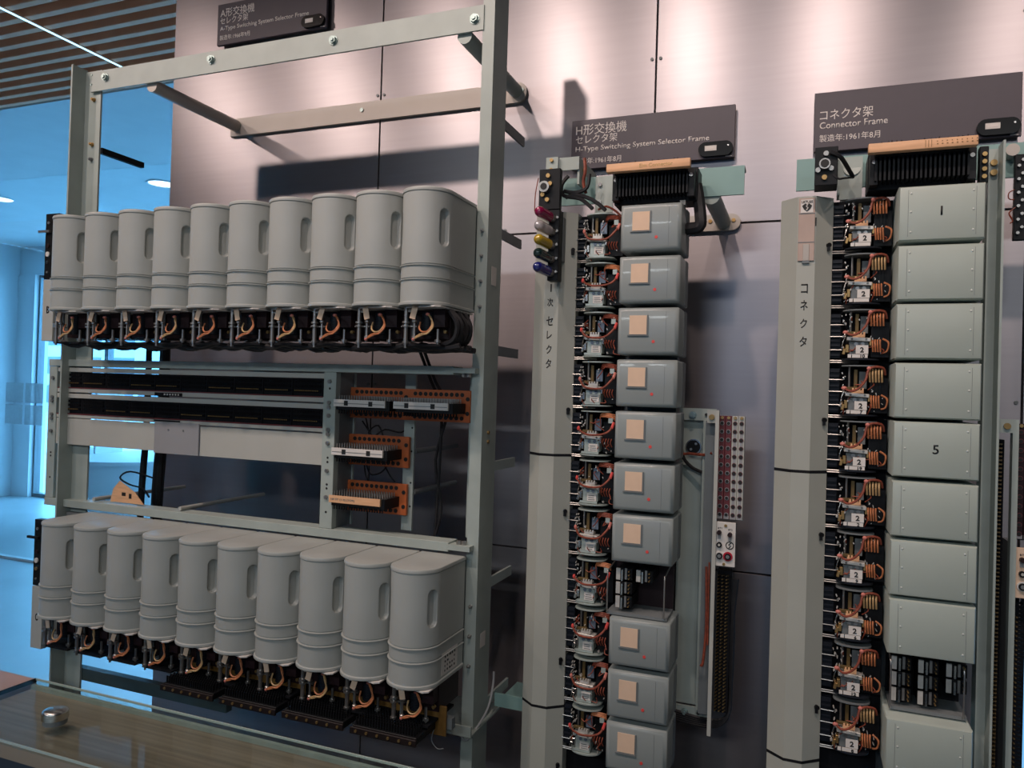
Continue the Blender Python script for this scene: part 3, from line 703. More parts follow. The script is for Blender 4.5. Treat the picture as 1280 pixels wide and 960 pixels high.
# ------------------------------------------------------------------ pin blocks below the lower row
pinb = None
combo = MB()
for i in range(22):
    for j in range(7): combo.box(0.004+i*0.0068, 0.0072+i*0.0068, 0.006+j*0.011, 0.009+j*0.011, 0.010, 0.026)
comb_me = combo.mesh('pin_field', BLACK)
low = MB()
for i in range(30): low.box(0.002+i*0.005, 0.0042+i*0.005, 0.004, 0.008, -0.018, -0.010)
low_me = low.mesh('lower_pins', BLACKM)
names = ['leftmost pin block under the lower row of cans', 'second pin block from left under the lower cans', 'third pin block from left under the lower cans', 'pin block at the right end under the lower cans']
for i, lab in enumerate(names):
    x0 = -1.455 + i*0.182
    t = thing('pin_block', (x0+0.08, Y(1.47), 0.845), lab + ', brown plate', 'pin block', 'pin blocks below the lower selectors')
    bx = MB().box(x0, x0+0.158, Y(1.43), Y(1.52), 0.843, 0.858, 0.001).build('block', BLACK, t)
    o = bpy.data.objects.new('pin_field', comb_me); COL.objects.link(o); o.parent = t; o.location = (-0.08, Y(1.43)-Y(1.47), 0.003); o['kind'] = 'stuff'
    o = bpy.data.objects.new('lower_pins', low_me); COL.objects.link(o); o.parent = t; o.location = (-0.08, Y(1.43)-Y(1.47), 0.010); o['kind'] = 'stuff'
    fr = MB().box(x0-0.004, x0+0.160, Y(1.424), Y(1.43), 0.841, 0.856, 0.001).build('front_bar', DKBAR, t)
    for j in range(6): MB().cyl((x0+0.012+j*0.027, Y(1.4245), 0.849), (x0+0.012+j*0.027, Y(1.4215), 0.849), 0.0032, 8).build('stud', BRASS, fr)
    MB().box(x0-0.012, x0+0.182, Y(1.522), Y(1.528), 0.828, 0.894, 0.001).build('brown_plate', BROWN, t)
b = MB(); 
t = thing('support_bar', (-1.1, Y(1.55), 0.83), 'dark bar behind the pin blocks under the lower cans', 'bar')
MB().box(-2.0, -0.716, Y(1.53), Y(1.548), 0.842, 0.866).build('bar', STEEL_D, t)
b = MB()
for k_ in range(4): b.tube([(-1.02+0.005*k_, Y(1.52), 0.836), (-1.035+0.02*k_, Y(1.52), 0.815), (-1.02+0.01*k_, Y(1.52), 0.80), (-1.0+0.012*k_, Y(1.52), 0.815), (-1.01, Y(1.52), 0.836)], 0.001, 5)
b.tube([(-0.755, Y(1.52), 0.84), (-0.76, Y(1.52), 0.815), (-0.745, Y(1.52), 0.80), (-0.73, Y(1.52), 0.803)], 0.0012, 5)
b.build('stray_wire', CABLE_G, t)

# ------------------------------------------------------------------ H and C racks
ROW0, PITCH_Z = 2.012, 0.1115
def cover_profile(xc, dx=0.0):
    # half-octagon column cover, x/y outline
    return [(xc-0.0505, Y(1.668)), (xc-0.0175, Y(1.640)), (xc+0.0175, Y(1.640)), (xc+0.0505, Y(1.668)), (xc+0.0505, Y(1.70)), (xc+0.0475, Y(1.70)), (xc+0.0475, Y(1.669)), (xc+0.0165, Y(1.643)), (xc-0.0165, Y(1.643)), (xc-0.0475, Y(1.669)), (xc-0.0475, Y(1.70)), (xc-0.0505, Y(1.70))]
def rack_column(root, xc, segs, screws):
    for i, (z0, z1) in enumerate(segs):
        c = MB().prism(cover_profile(xc), 'z', z0, z1).build('cover_panel', COVER, root, 20)
        for z in screws:
            if z0 < z < z1:
                b = MB(); b.cyl((xc+0.042, Y(1.6605), z), (xc+0.0445, Y(1.655), z+0.0), 0.0048, 10); b.box(xc+0.040, xc+0.046, Y(1.6545), Y(1.6600), z-0.011, z-0.003); b.build('latch_screw', BLACK, c)
    for (a, z0), (z1, c_) in zip([(s[0], s[0]) for s in segs[:-1]], [(s[1], s[1]) for s in segs[1:]]):
        pr_ = [(x*1.0 + (x-xc)*0.012, y_) for x, y_ in cover_profile(xc)[:6]] + [(xc-0.0505, Y(1.70))]
        MB().prism(pr_, 'z', z1, z0).build('rubber_band', BLACKM, root)
    b = MB(); b.box(xc-0.045, xc+0.045, Y(1.702), Y(1.74), 0, 2.02); b.build('post', STEEL_D, root)
def make_comb(x0, z0, w, label):
    t = thing('terminal_comb', (x0+w/2, Y(1.62), z0), label, 'terminal block')
    MB().box(x0, x0+w, Y(1.64), Y(1.70), z0, z0+0.072, 0.001).build('body', BLACK, t)
    fm = MB().box(-0.0018, 0.0018, Y(1.605)-Y(1.64), 0.0, 0.0, 0.045).mesh('fin', BLACK)
    for i in range(21):
        o = bpy.data.objects.new('fin', fm); COL.objects.link(o); o.parent = t
        o.location = (-w/2 + 0.012 + i*(w-0.030)/20, Y(1.64)-Y(1.62), 0.010)
    for sx in (x0+0.002, x0+w-0.018):
        e = MB().box(sx, sx+0.014, Y(1.612), Y(1.64), z0+0.004, z0+0.062).build('end_cheek', BLACK, t)
        MB().cyl((sx+0.007, Y(1.6125), z0+0.048), (sx+0.007, Y(1.609), z0+0.048), 0.0042, 10).build('screw', NICKEL, e)
    ws = MB().box(x0-0.004, x0+w-0.008, Y(1.575), Y(1.592), z0+0.056, z0+0.074, 0.002, 2).build('wood_strip', WOOD, t)
    MB().box(x0+0.01, x0+w-0.02, Y(1.592), Y(1.64), z0+0.055, z0+0.064).build('strip_carrier', BLACKM, t)
    pn = MB()
    for i in range(24):
        for j in range(3): pn.tube([(x0+0.01+i*(w-0.03)/23, Y(1.605+0.012*j), z0+0.064), (x0+0.012+i*(w-0.03)/23+random.uniform(-.003, .003), Y(1.603+0.012*j), z0+0.083+random.uniform(-.003, .002))], 0.0011, 4, 1)
    pn = pn.build('pin_field', CABLE, t); pn['kind'] = 'stuff'
    return t, ws
def rel_mech(kind, variant):
    """one stepping mechanism; local: x 0..0.11, y 0 = back (front negative), z 0 = top of the row, down to -0.1115"""
    rnd = random.Random(variant*17 + (3 if kind == 'C' else 0))
    t = thing('switch_mechanism', (0, 0, 0), '', 'switch mechanism', None, True)
    b = MB(); b.box(0.0, 0.112, -0.004, 0.0, -0.1113, -0.0002); b.build('back_plate', BLACKM, t)
    b = MB(); b.box(0.001, 0.020, -0.026, -0.004, -0.100, -0.010)
    for i in range(9): b.box(0.002, 0.019, -0.030, -0.026, -0.096+i*0.0098, -0.092+i*0.0098)
    b.build('contact_bank', NAVY, t)
    for z in (-0.033, -0.057, -0.084):
        MB().cyl((0.0, -0.034, z), (0.027, -0.036, z), 0.0012, 6).build('wiper_arm', NICKEL, t)
    b = MB()
    for x, z in ((0.027, -0.030), (0.028, -0.055), (0.025, -0.080)): b.sph((x, -0.04, z), 0.0030, (0.8, 0.8, 1.3), 8)
    b.tube([(0.028, -0.041, -0.057), (0.024, -0.042, -0.070), (0.022, -0.042, -0.082)], 0.0012, 5)
    b.build('solder_tips', CHROME, t)
    for z in (-0.1055, -0.1095): MB().cyl((0.0, -0.03, z), (0.055, -0.032, z), 0.0014, 6).build('frame_rod', NICKEL, t)
    b = MB(); b.box(0.046, 0.0525, -0.044, -0.040, -0.052, -0.012, 0.0005); b.box(0.030, 0.054, -0.046, -0.040, -0.053, -0.047, 0.0005)
    b.build('pillar_bracket', OLDBR, t)
    MB().cyl((0.038, -0.036, -0.048), (0.038, -0.036, -0.004), 0.0022, 8).build('shaft', NICKEL, t)
    if kind == 'H': MB().box(0.0575, 0.0725, -0.040, -0.037, -0.048, -0.022).build('armature_plate', BLUEP, t)
    else: MB().box(0.056, 0.070, -0.036, -0.034, -0.050, -0.016).build('armature_plate', STEEL_D, t)
    # magnet with its name tag
    b = MB(); b.box(0.036, 0.071, -0.048, -0.020, -0.096, -0.068, 0.001); mg = b.build('magnet_body', STEEL_D if kind == 'C' else PALE, t)
    for x in (0.048, 0.060): MB().cyl((x, -0.0478, -0.0725), (x, -0.0492, -0.0725), 0.0038, 10).build('core_end', BLUEP if kind == 'H' else NICKEL, mg)
    b = MB(); b.box(0.031, 0.074, -0.054, -0.026, -0.067, -0.0595, 0.001, 1, ('Y', 0.06)); hp = b.build('head_plate', ALU, t)
    for x in (0.040, 0.066): MB().cyl((x, -0.0535, -0.063), (x, -0.0555, -0.063), 0.0022, 8).build('screw', STEEL_D, hp)
    b = MB(); b.box(0.042, 0.064, -0.050, -0.032, -0.059, -0.0535); 
    for x in (0.043, 0.049, 0.055, 0.061): b.box(x, x+0.003, -0.050, -0.046, -0.0535, -0.049)
    b.build('spring_pile', ALU if kind == 'H' else WOOD, t)
    b = MB()
    b.box(0.024, 0.029, -0.052, -0.040, -0.094, -0.082, 0.0008, 1, ('Y', 0.25)); b.box(0.029, 0.035, -0.050, -0.036, -0.090, -0.074, 0.0008); b.box(0.072, 0.0755, -0.052, -0.040, -0.076, -0.062, 0.0006)
    b.build('pawl', CHROME if kind == 'H' else BRASS, t)
    if kind == 'H':
        ntg = MB().box(0.047, 0.068, -0.0505, -0.0495, -0.095, -0.0775).build('name_tag', WHITE, t)
        pm = MB()
        for j in range(3): pm.box(0.050, 0.060+rnd.uniform(0, 0.006), -0.0509, -0.0505, -0.0835-j*0.0045, -0.0820-j*0.0045)
        pm.build('tag_print', STEEL_D, ntg)
        MB().box(0.030, 0.070, -0.0500, -0.045, -0.1005, -0.0955).build('foot_plate', PALE, t)
    else:
        ntg = MB().box(0.0475, 0.070, -0.0545, -0.0535, -0.0925, -0.0755).build('name_tag', WHITE, t)
        text('tag_number', '2', 0.0587, -0.0545, -0.0845, 0.0105, INK, ntg, 0.007, align='C', bold=0.03)
        MB().box(0.041, 0.069, -0.0552, -0.0535, -0.1005, -0.0935).build('foot_plate', WHITE, t)
        MB().box(0.033, 0.0395, -0.0552, -0.0535, -0.1005, -0.0935).build('foot_plate', WHITE, t)
    b = MB()
    for k_ in range(26):
        x = rnd.choice((rnd.uniform(0.020, 0.036), rnd.uniform(0.02, 0.105))); z = rnd.uniform(-0.095, -0.012); l = rnd.uniform(0.0015, 0.005)
        b.box(x, x+rnd.uniform(0.0008, 0.002), -0.042-rnd.uniform(0, 0.012), -0.040, z-l, z, 0, 1, ('Y', rnd.uniform(-0.7, 0.7)))
    b.build('contact_tips', ALU, t)['kind'] = 'stuff'
    b = MB()
    for k_ in range(7):
        x = rnd.uniform(0.025, 0.10); z = rnd.uniform(-0.09, -0.01)
        b.tube([(x, -0.040, z), (x+rnd.uniform(-.008, .008), -0.052, z-rnd.uniform(0, .012)), (x+rnd.uniform(-.016, .016), -0.046, z-rnd.uniform(.004, .024))], 0.0011, 4, 3)
    b.build('fine_wires', WIRE_R, t)['kind'] = 'stuff'
    # curved bottom bracket
    p = [(0.024, -0.012)] + [(0.057-0.034*math.cos(a*PI/10), -0.034-0.024*math.sin(a*PI/10)) for a in range(11)] + [(0.091, -0.012)]
    MB().prism(p, 'z', -0.1045, -0.1018).build('curved_bracket', PALE if kind == 'H' else NAVY, t)
    p2 = [(x+0.0, y_) for x, y_ in p]
    MB().prism(p2, 'z', -0.006, -0.0035).build('curved_bracket', PALE if kind == 'H' else STEEL_D, t)
    b = MB(); b.box(0.076, 0.109, -0.034, -0.004, -0.098, -0.028); b.build('terminal_strip', BLACK, t)
    if kind == 'H':
        sag = rnd.uniform(-0.004, 0.006)
        b = MB(); b.tube([(0.024, -0.056, -0.045), (0.034, -0.060, -0.055-sag), (0.052, -0.062, -0.060-sag), (0.078, -0.060, -0.058-sag), (0.094, -0.056, -0.048), (0.102, -0.048, -0.034)], 0.0024, 7)
        b.build('braided_wire', WIRE_R, t)
        b = MB(); b.sph((0.024, -0.056, -0.044), 0.0045, (0.8, 0.8, 1.2), 8); b.cyl((0.099, -0.051, -0.042), (0.103, -0.046, -0.028), 0.0034, 8); b.build('wire_sleeve', REDDOT if variant else WIRE_P, t)
        b = MB()
        for k_ in range(4): b.tube([(0.068, -0.036, -0.024+0.001*k_), (0.074, -0.046, -0.010-k_*0.002), (0.088+0.003*k_, -0.044, -0.009-0.003*k_), (0.104, -0.040, -0.012-0.004*k_)], 0.0017, 5)
        b.build('wire_bunch', WIRE_O if variant % 2 else WIRE_R, t)
        MB().box(0.090, 0.100, -0.046, -0.040, -0.030, -0.019).build('tag_block', PALE, t)
        b = MB()
        for k_ in range(4): b.tube([(0.078+0.006*k_, -0.036, -0.066), (0.077+0.006*k_, -0.042, -0.075), (0.080+0.006*k_, -0.038, -0.084)], 0.0013, 5)
        b.build('wire_tails', WIRE_R, t)
    else:
        b = MB(); b.tube([(0.028, -0.056, -0.050), (0.040, -0.062, -0.056), (0.054, -0.063, -0.050), (0.066, -0.062, -0.034), (0.071, -0.058, -0.014), (0.082, -0.056, -0.007), (0.098, -0.052, -0.009), (0.102, -0.046, -0.022)], 0.0024, 7)
        b.build('braided_wire', WIRE_R, t)
        b = MB()
        for k_ in range(5): b.tube([(0.074+0.0055*k_, -0.050, -0.012), (0.0735+0.0055*k_, -0.056, -0.022), (0.0745+0.0055*k_, -0.052, -0.037)], 0.0018, 5)
        b.build('wire_fingers', WIRE_Y if variant % 2 else WIRE_O, t)
        b = MB()
        for k_ in range(4): b.tube([(0.078+0.0045*k_, -0.044, -0.064), (0.0775+0.0045*k_, -0.052, -0.072), (0.079+0.0045*k_, -0.048, -0.088)], 0.0016, 5)
        b.tube([(0.096, -0.046, -0.062), (0.106, -0.052, -0.070), (0.104, -0.048, -0.086), (0.096, -0.044, -0.090)], 0.0018, 5)
        b.build('wire_fingers', WIRE_O, t)
        b = MB(); b.sph((0.028, -0.056, -0.050), 0.0045, (1.2, 0.8, 0.9), 8); b.sph((0.072, -0.058, -0.010), 0.0042, (1, 1, 1), 8); b.build('wire_knot', WIRE_P, t)
    return t
def hbox_proto():
    t = thing('relay_cover', (0, 0, 0), '', 'relay cover', None, True)
    w, h, dp = 0.1315, 0.1015, 0.095
    b = MB(); b.box(0, w, -dp, 0.02, -h, 0)
    fe = [e for e in b.bm.edges if all(v.co.y < -dp+1e-6 for v in e.verts)]
    bmesh.ops.bevel(b.bm, geom=fe, offset=0.0095, segments=2, profile=0.5, affect='EDGES')
    se = [e for e in b.bm.edges if abs(e.verts[0].co.y-e.verts[1].co.y) > 0.05]
    bmesh.ops.bevel(b.bm, geom=se, offset=0.004, segments=2, profile=0.5, affect='EDGES')
    b.build('cover', HBOX, t, 50)
    MB().box(w*0.795, w*0.795+0.0007, -dp-0.0003, -dp+0.002, -h+0.009, -0.009).build('seam', STEEL_D, t)
    MB().box(w-0.002, w+0.0012, -dp+0.07, 0.01, -h+0.002, -0.002).build('side_flange', STEEL_D, t)
    lh = MB(); x0, x1, z0, z1 = 0.027, 0.064, -0.058, -0.0175
    lh.box(x0-0.004, x1+0.004, -dp-0.0030, -dp, z0-0.0035, z0-0.0015); lh.box(x1+0.0012, x1+0.0034, -dp-0.0022, -dp, z0-0.0015, z1+0.001)
    lh = lh.build('label_holder', STEEL_D, t)
    MB().box(x0, x1, -dp-0.0012, -dp, z0, z1).build('paper_label', CREAM, t)
    MB().cyl((0.079, -dp-0.0008, -0.0735), (0.079, -dp+0.001, -0.0735), 0.0034, 16).build('red_dot', REDDOT, t)
    return t
def cbox_proto():
    t = thing('connector_cover', (0, 0, 0), '', 'connector cover', None, True)
    w, h, dp = 0.1445, 0.1045, 0.15
    b = MB(); b.box(0, w, -dp, 0.02, -h, 0)
    fe = [e for e in b.bm.edges if all(v.co.y < -dp+1e-6 for v in e.verts)]
    bmesh.ops.bevel(b.bm, geom=fe, offset=0.0095, segments=2, profile=0.5, affect='EDGES')
    se = [e for e in b.bm.edges if abs(e.verts[0].co.y-e.verts[1].co.y) > 0.05]
    bmesh.ops.bevel(b.bm, geom=se, offset=0.002, segments=1, profile=0.5, affect='EDGES')
    b.build('cover', CBOX, t, 40)
    for x in (0.0165, w-0.0165): MB().box(x-0.0003, x+0.0003, -dp-0.0002, -dp+0.002, -h+0.008, -0.008).build('seam', STEEL_D, t)
    rm = MB().sph((0, 0, 0), 0.0021, (1, 0.6, 1), 8).mesh('rivet', mat('rivet_paint', (0.55, 0.58, 0.54), 0.3, 0.1))
    for x in (0.021, w-0.021):
        for z in (-0.015, -0.050, -0.088):
            o = bpy.data.objects.new('rivet', rm); COL.objects.link(o); o.parent = t; o.location = (x, -dp, z)
    return t
def open_relay(x0, d0, z0, cols, label, cat='relay panel'):
    t = thing('relay_set', (x0, Y(d0), z0), label, cat)
    w = 0.13
    MB().box(x0, x0+w, Y(d0+0.05), Y(d0+0.055), z0, z0+0.108).build('mounting_plate', MAROON if len(cols) == 2 else BLACKM, t)
    MB().box(x0, x0+w, Y(d0-0.03), Y(d0+0.05), z0, z0+0.006).build('tray', STEEL_D, t)
    for cx, nr, ztop in cols:
        for k_ in range(nr):
            zt = z0+ztop-k_*0.030
            r = MB(); r.box(x0+cx, x0+cx+0.034, Y(d0-0.02), Y(d0+0.05), zt-0.025, zt, 0.0008); r = r.build('relay', BLACK, t)
            MB().box(x0+cx-0.001, x0+cx+0.008, Y(d0-0.0235), Y(d0-0.02), zt-0.025, zt).build('yoke', ALU, r)
            MB().box(x0+cx+0.011, x0+cx+0.0145, Y(d0-0.028), Y(d0-0.02), zt-0.026, zt-0.002).build('armature', CHROME, r)
            MB().box(x0+cx+0.018, x0+cx+0.0225, Y(d0-0.0235), Y(d0-0.02), zt-0.023, zt+0.001).build('contact_spring', NICKEL, r)
            b = MB()
            for q in range(3): b.cyl((x0+cx+0.028, Y(d0-0.020), zt-0.004-q*0.008), (x0+cx+0.028, Y(d0-0.032), zt-0.004-q*0.008), 0.0014, 6)
            b.build('spring_tips', BRASS, r)
    for sx in (0.001, w-0.006):
        MB().tube([(x0+sx, Y(d0+0.05), z0+0.105), (x0+sx, Y(d0-0.02), z0+0.095), (x0+sx, Y(d0-0.034), z0+0.085), (x0+sx, Y(d0-0.034), z0+0.004)], 0.0017, 6).build('guard_wire', NICKEL, t)
    return t
rown = ['top', 'second', 'third', 'fourth', 'fifth', 'sixth', 'seventh', 'eighth', 'ninth', 'tenth', 'eleventh']

# ---- H rack
XH = -0.5495
rh = thing('selector_rack', (-0.45, Y(1.72), 0), 'narrow middle rack with a grey column cover marked in black characters', 'rack')
rack_column(rh, XH, ((1.461, 2.016), (0.886, 1.455), (0.30, 0.880)), (1.93, 1.563, 1.33, 0.991, 0.751))
b = MB(); b.box(-0.500, -0.395, Y(1.702), Y(1.73), 0.30, 2.016); b.build('mechanism_back', BLACKM, rh)
b = MB(); b.box(-0.395, -0.271, Y(1.715), Y(1.745), 0.05, 2.02); b.build('cover_back', STEEL_D, rh)
b = MB(); b.box(-0.60, -0.137, Y(1.72), Y(1.726), 2.050, 2.114); b.box(-0.60, -0.137, Y(1.726), Y(1.76), 2.108, 2.114); b.build('cross_beam', TEAL, rh)
b = MB(); b.box(-0.577, -0.548, Y(1.655), Y(1.661), 2.104, 2.148); b.box(-0.548, -0.500, Y(1.665), Y(1.670), 2.118, 2.148); b.box(-0.505, -0.500, Y(1.67), Y(1.82), 2.085, 2.148); tbk = b.build('top_bracket', STEEL, rh)
for z in (2.14, 2.118): MB().cyl((-0.563, Y(1.655), z), (-0.563, Y(1.650), z), 0.0042, 8).build('screw', BRASS, tbk)
MB().cyl((-0.499, Y(1.70), 2.125), (-0.494, Y(1.70), 2.125), 0.005, 8).build('screw', BRASS, tbk)
b = MB(); b.box(-0.466, -0.424, Y(1.69), Y(1.694), 2.02, 2.105); b.box(-0.466, -0.462, Y(1.694), Y(1.80), 2.02, 2.105); sb_ = b.build('side_bracket', STEEL, rh)
for z in (2.085, 2.045): MB().cyl((-0.455, Y(1.69), z), (-0.455, Y(1.685), z), 0.005, 8).build('screw', NICKEL, sb_)
MB().cyl((-0.208, Y(1.725), 2.052), (-0.208, -0.012, 2.052), 0.019, 20).build('brace_pipe', STEEL, rh)
wp = [(-0.32, 2.030)]
for i in range(9): a = -PI/2 + PI*i/8; wp.append((-0.186+0.021*math.cos(a), 2.051+0.021*math.sin(a)))
wp.append((-0.32, 2.072))
wpo = MB().prism(wp, 'y', -0.001, -0.012).build('wall_plate', BEIGE, rh)
for x in (-0.240, -0.182): MB().cyl((x, -0.011, 2.055), (x, -0.0155, 2.055), 0.005, 10).build('screw', BRASS, wpo)
b = MB(); b.tube([(-0.232, Y(1.66), 2.06), (-0.226, Y(1.655), 2.03), (-0.220, Y(1.65), 1.99), (-0.222, Y(1.65), 1.968), (-0.25, Y(1.66), 1.966)], 0.013, 8); b.build('cable_arm', CABLE, rh)
b = MB(); b.box(-0.262, -0.250, Y(1.63), Y(1.65), 2.012, 2.022); b.build('hook_plate', BEIGE, rh)
wt = MB()
for p in ([(-0.52, 2.10), (-0.535, 2.08), (-0.53, 2.055), (-0.49, 2.045), (-0.46, 2.02)], [(-0.53, 2.065), (-0.50, 2.06), (-0.475, 2.07), (-0.47, 2.10)], [(-0.525, 2.05), (-0.50, 2.055), (-0.46, 2.04), (-0.43, 2.015)]):
    wt.tube([(x, Y(1.65), z) for x, z in p], 0.0045, 6)
wt.build('lamp_cable', CABLE, rh)
wt = MB(); wt.tube([(-0.486, Y(1.66), 2.14), (-0.482, Y(1.655), 2.11), (-0.487, Y(1.66), 2.085), (-0.480, Y(1.66), 2.06)], 0.004, 6); wt.tube([(-0.45, Y(1.66), 2.02), (-0.43, Y(1.655), 2.025), (-0.41, Y(1.66), 2.015), (-0.395, Y(1.66), 2.0)], 0.0025, 6)
wt.build('red_lead', WIRE_R, rh)
# characters down the cover
xm = XH
MB().box(xm-0.0025, xm+0.0005, Y(1.6393), Y(1.640), 1.832, 1.850).build('painted_stroke', INK, rh)
for ch, z, h, w in (('次', 1.808, 0.019, 0.014), ('セ', 1.765, 0.021, 0.016), ('レ', 1.733, 0.018, 0.012), ('ク', 1.700, 0.020, 0.013), ('タ', 1.667, 0.021, 0.013)):
    text('painted_character', ch, xm-0.002, Y(1.640), z, h, INK, rh, w, align='C', bold=0.012)
# lamp unit
lu = thing('lamp_unit', (-0.55, Y(1.61), 1.855), 'black upright lamp holder with five coloured bulbs', 'lamp unit')
MB().box(-0.573, -0.523, Y(1.60), Y(1.615), 2.012, 2.104, 0.001).build('jack_plate', BLACK, lu)
b = MB(); b.box(-0.548, -0.523, Y(1.602), Y(1.63), 1.852, 2.012, 0.001); b.build('lamp_strip', BLACK, lu)
MB().box(-0.53, -0.522, Y(1.63), Y(1.668), 1.90, 2.0).build('strip_mount', STEEL_D, lu)
b = MB(); b.cyl((-0.558, Y(1.601), 2.062), (-0.558, Y(1.588), 2.062), 0.0125, 20); b = b.build('jack_socket', NICKEL, lu)
MB().cyl((-0.558, Y(1.588), 2.062), (-0.558, Y(1.5865), 2.062), 0.0075, 16).build('socket_hole', INK, b)
for x, z in ((-0.551, 2.088), (-0.552, 2.034), (-0.546, 2.070), (-0.563, 2.046)): MB().cyl((x, Y(1.601), z), (x, Y(1.595), z), 0.005, 10).build('terminal_screw', BRASS, lu)
MB().tube([(-0.575, Y(1.60), 2.085), (-0.581, Y(1.60), 2.05), (-0.582, Y(1.60), 2.01)], 0.0012, 5).build('thin_lead', WIRE_R, lu)
for i, (nm, c) in enumerate((('crimson', (0.22, 0.004, 0.05)), ('clear', (0.62, 0.57, 0.57)), ('yellow', (0.42, 0.27, 0.01)), ('dark_green', (0.008, 0.022, 0.022)), ('blue', (0.008, 0.012, 0.14)))):
    z = 1.995 - i*0.0305
    p0 = Vector((-0.539, Y(1.602), z-0.004)); p1 = Vector((-0.557, Y(1.548), z+0.004))
    d = (p1-p0).normalized()
    b = MB(); b.cyl(p0+d*0.014, p1-d*0.010, 0.0118, 16)
    R_ = Vector((0, 0, 1)).rotation_difference(d).to_matrix()
    b.sph(p1-d*0.010, 0.0118, (1, 1, 1.1), 16, R_); b.sph(p0+d*0.014, 0.0118, (1, 1, 0.7), 16, R_)
    lm = lampglass('bulb_'+nm, c)
    if nm == 'clear':
        lm.node_tree.nodes['Principled BSDF'].inputs['Transmission Weight'].default_value = 0.5
    bo = b.build('bulb', lm, lu); bo['label'] = nm.replace('_', ' ') + ' bulb'
    MB().cyl(p0-d*0.002, p0+d*0.008, 0.0085, 12).build('socket', NICKEL, bo)
    MB().cyl((-0.527, Y(1.602), z-0.002), (-0.527, Y(1.597), z-0.002), 0.003, 8).build('contact_screw', NICKEL, lu)
# terminal comb
t, ws = make_comb(-0.408, 2.022, 0.182, 'black finned terminal block with wooden strip on the middle rack')
text('pencil_marks', 'Elm Connector', -0.34, Y(1.575), 2.087, 0.008, BRASS, ws, 0.07)
# mechanisms
hp = [rel_mech('H', v) for v in range(3)]; hused = [0]*3
for i in range(11):
    lab = 'stepping mechanism with red wire, %s row from the top of the middle rack' % rown[i]
    v = i % 3; loc = (-0.5005, Y(1.70), ROW0 - i*PITCH_Z)
    if not hused[v]: hp[v].location = loc; hp[v]['label'] = lab; hused[v] = 1; t = hp[v]
    else: t = copy_thing(hp[v], loc, lab)
    t['group'] = 'stepping mechanisms of the middle rack'
hb = hbox_proto(); first = True; hn = 0
for i in range(11):
    if i == 7: continue
    lab = 'grey relay cover with square paper label, %s from top of the middle rack' % rown[hn]; hn += 1
    loc = (-0.3835, Y(1.694), ROW0 - i*PITCH_Z + random.uniform(-0.0008, 0.0008))
    if first: hb.location = loc; hb['label'] = lab; first = False; t = hb
    else: t = copy_thing(hb, loc, lab)
    t['group'] = 'relay covers of the middle rack'
open_relay(-0.392, 1.645, ROW0-7*PITCH_Z-0.1085, ((0.018, 3, 0.100), (0.062, 1, 0.100)), 'uncovered relay panel in the gap between the middle rack covers')
# side unit
su = thing('test_unit', (-0.21, Y(1.74), 0.87), 'tall side unit with dial, jacks and keys right of the middle rack', 'test unit')
b = MB(); b.box(-0.268, -0.206, Y(1.765), Y(1.771), 0.90, 1.548); b.box(-0.212, -0.206, Y(1.735), Y(1.765), 0.90, 1.548); b.build('channel', STEEL, su)
for z0, z1 in ((1.548, 1.575), (0.877, 0.90)):
    b = MB(); b.box(-0.269, -0.186, Y(1.750), Y(1.756), z0, z1); e = b.build('end_bar', STEEL, su); hexbolt(-0.238, Y(1.750), (z0+z1)/2-0.002, 0.007, 'bolt', BOLT, e)
    MB().cyl((-0.208, Y(1.750), (z0+z1)/2), (-0.208, Y(1.747), (z0+z1)/2), 0.0035, 8).build('hole', INK, e)
b = MB(); b.box(-0.182, -0.174, Y(1.695), Y(1.705), 0.865, 1.573); b.box(-0.200, -0.174, Y(1.699), Y(1.705), 1.545, 1.573); fb = b.build('front_bar', PANEL, su)
MB().cyl((-0.190, Y(1.699), 1.558), (-0.190, Y(1.694), 1.558), 0.006, 12).build('slot_screw', BRASS, fb)
b = MB(); b.box(-0.205, -0.182, Y(1.72), Y(1.73), 0.90, 1.545); b.build('inner_strip', STEEL_D, su)
b = MB(); b.cyl((-0.236, Y(1.765), 1.487), (-0.236, Y(1.760), 1.487), 0.0175, 28); b = b.build('dial_socket', CHROME, su)
f_ = MB().cyl((-0.236, Y(1.7602), 1.487), (-0.236, Y(1.757), 1.487), 0.0150, 28).build('dial_face', BLACK, b)
for x, z in ((-0.230, 1.494), (-0.241, 1.481)): MB().cyl((x, Y(1.757), z), (x, Y(1.754), z), 0.003, 8).build('dial_screw', NICKEL, b)
b = MB(); b.tube([(-0.270, Y(1.74), 1.545), (-0.262, Y(1.74), 1.52), (-0.261, Y(1.74), 1.475), (-0.240, Y(1.74), 1.472), (-0.205, Y(1.73), 1.472), (-0.19, Y(1.72), 1.478)], 0.0033, 6); b.build('lead', WIRE_R, su)
b = MB(); b.tube([(-0.262, Y(1.745), 1.49), (-0.255, Y(1.745), 1.46), (-0.235, Y(1.745), 1.44), (-0.212, Y(1.735), 1.432)], 0.0042, 6); b.build('lead', CABLE, su)
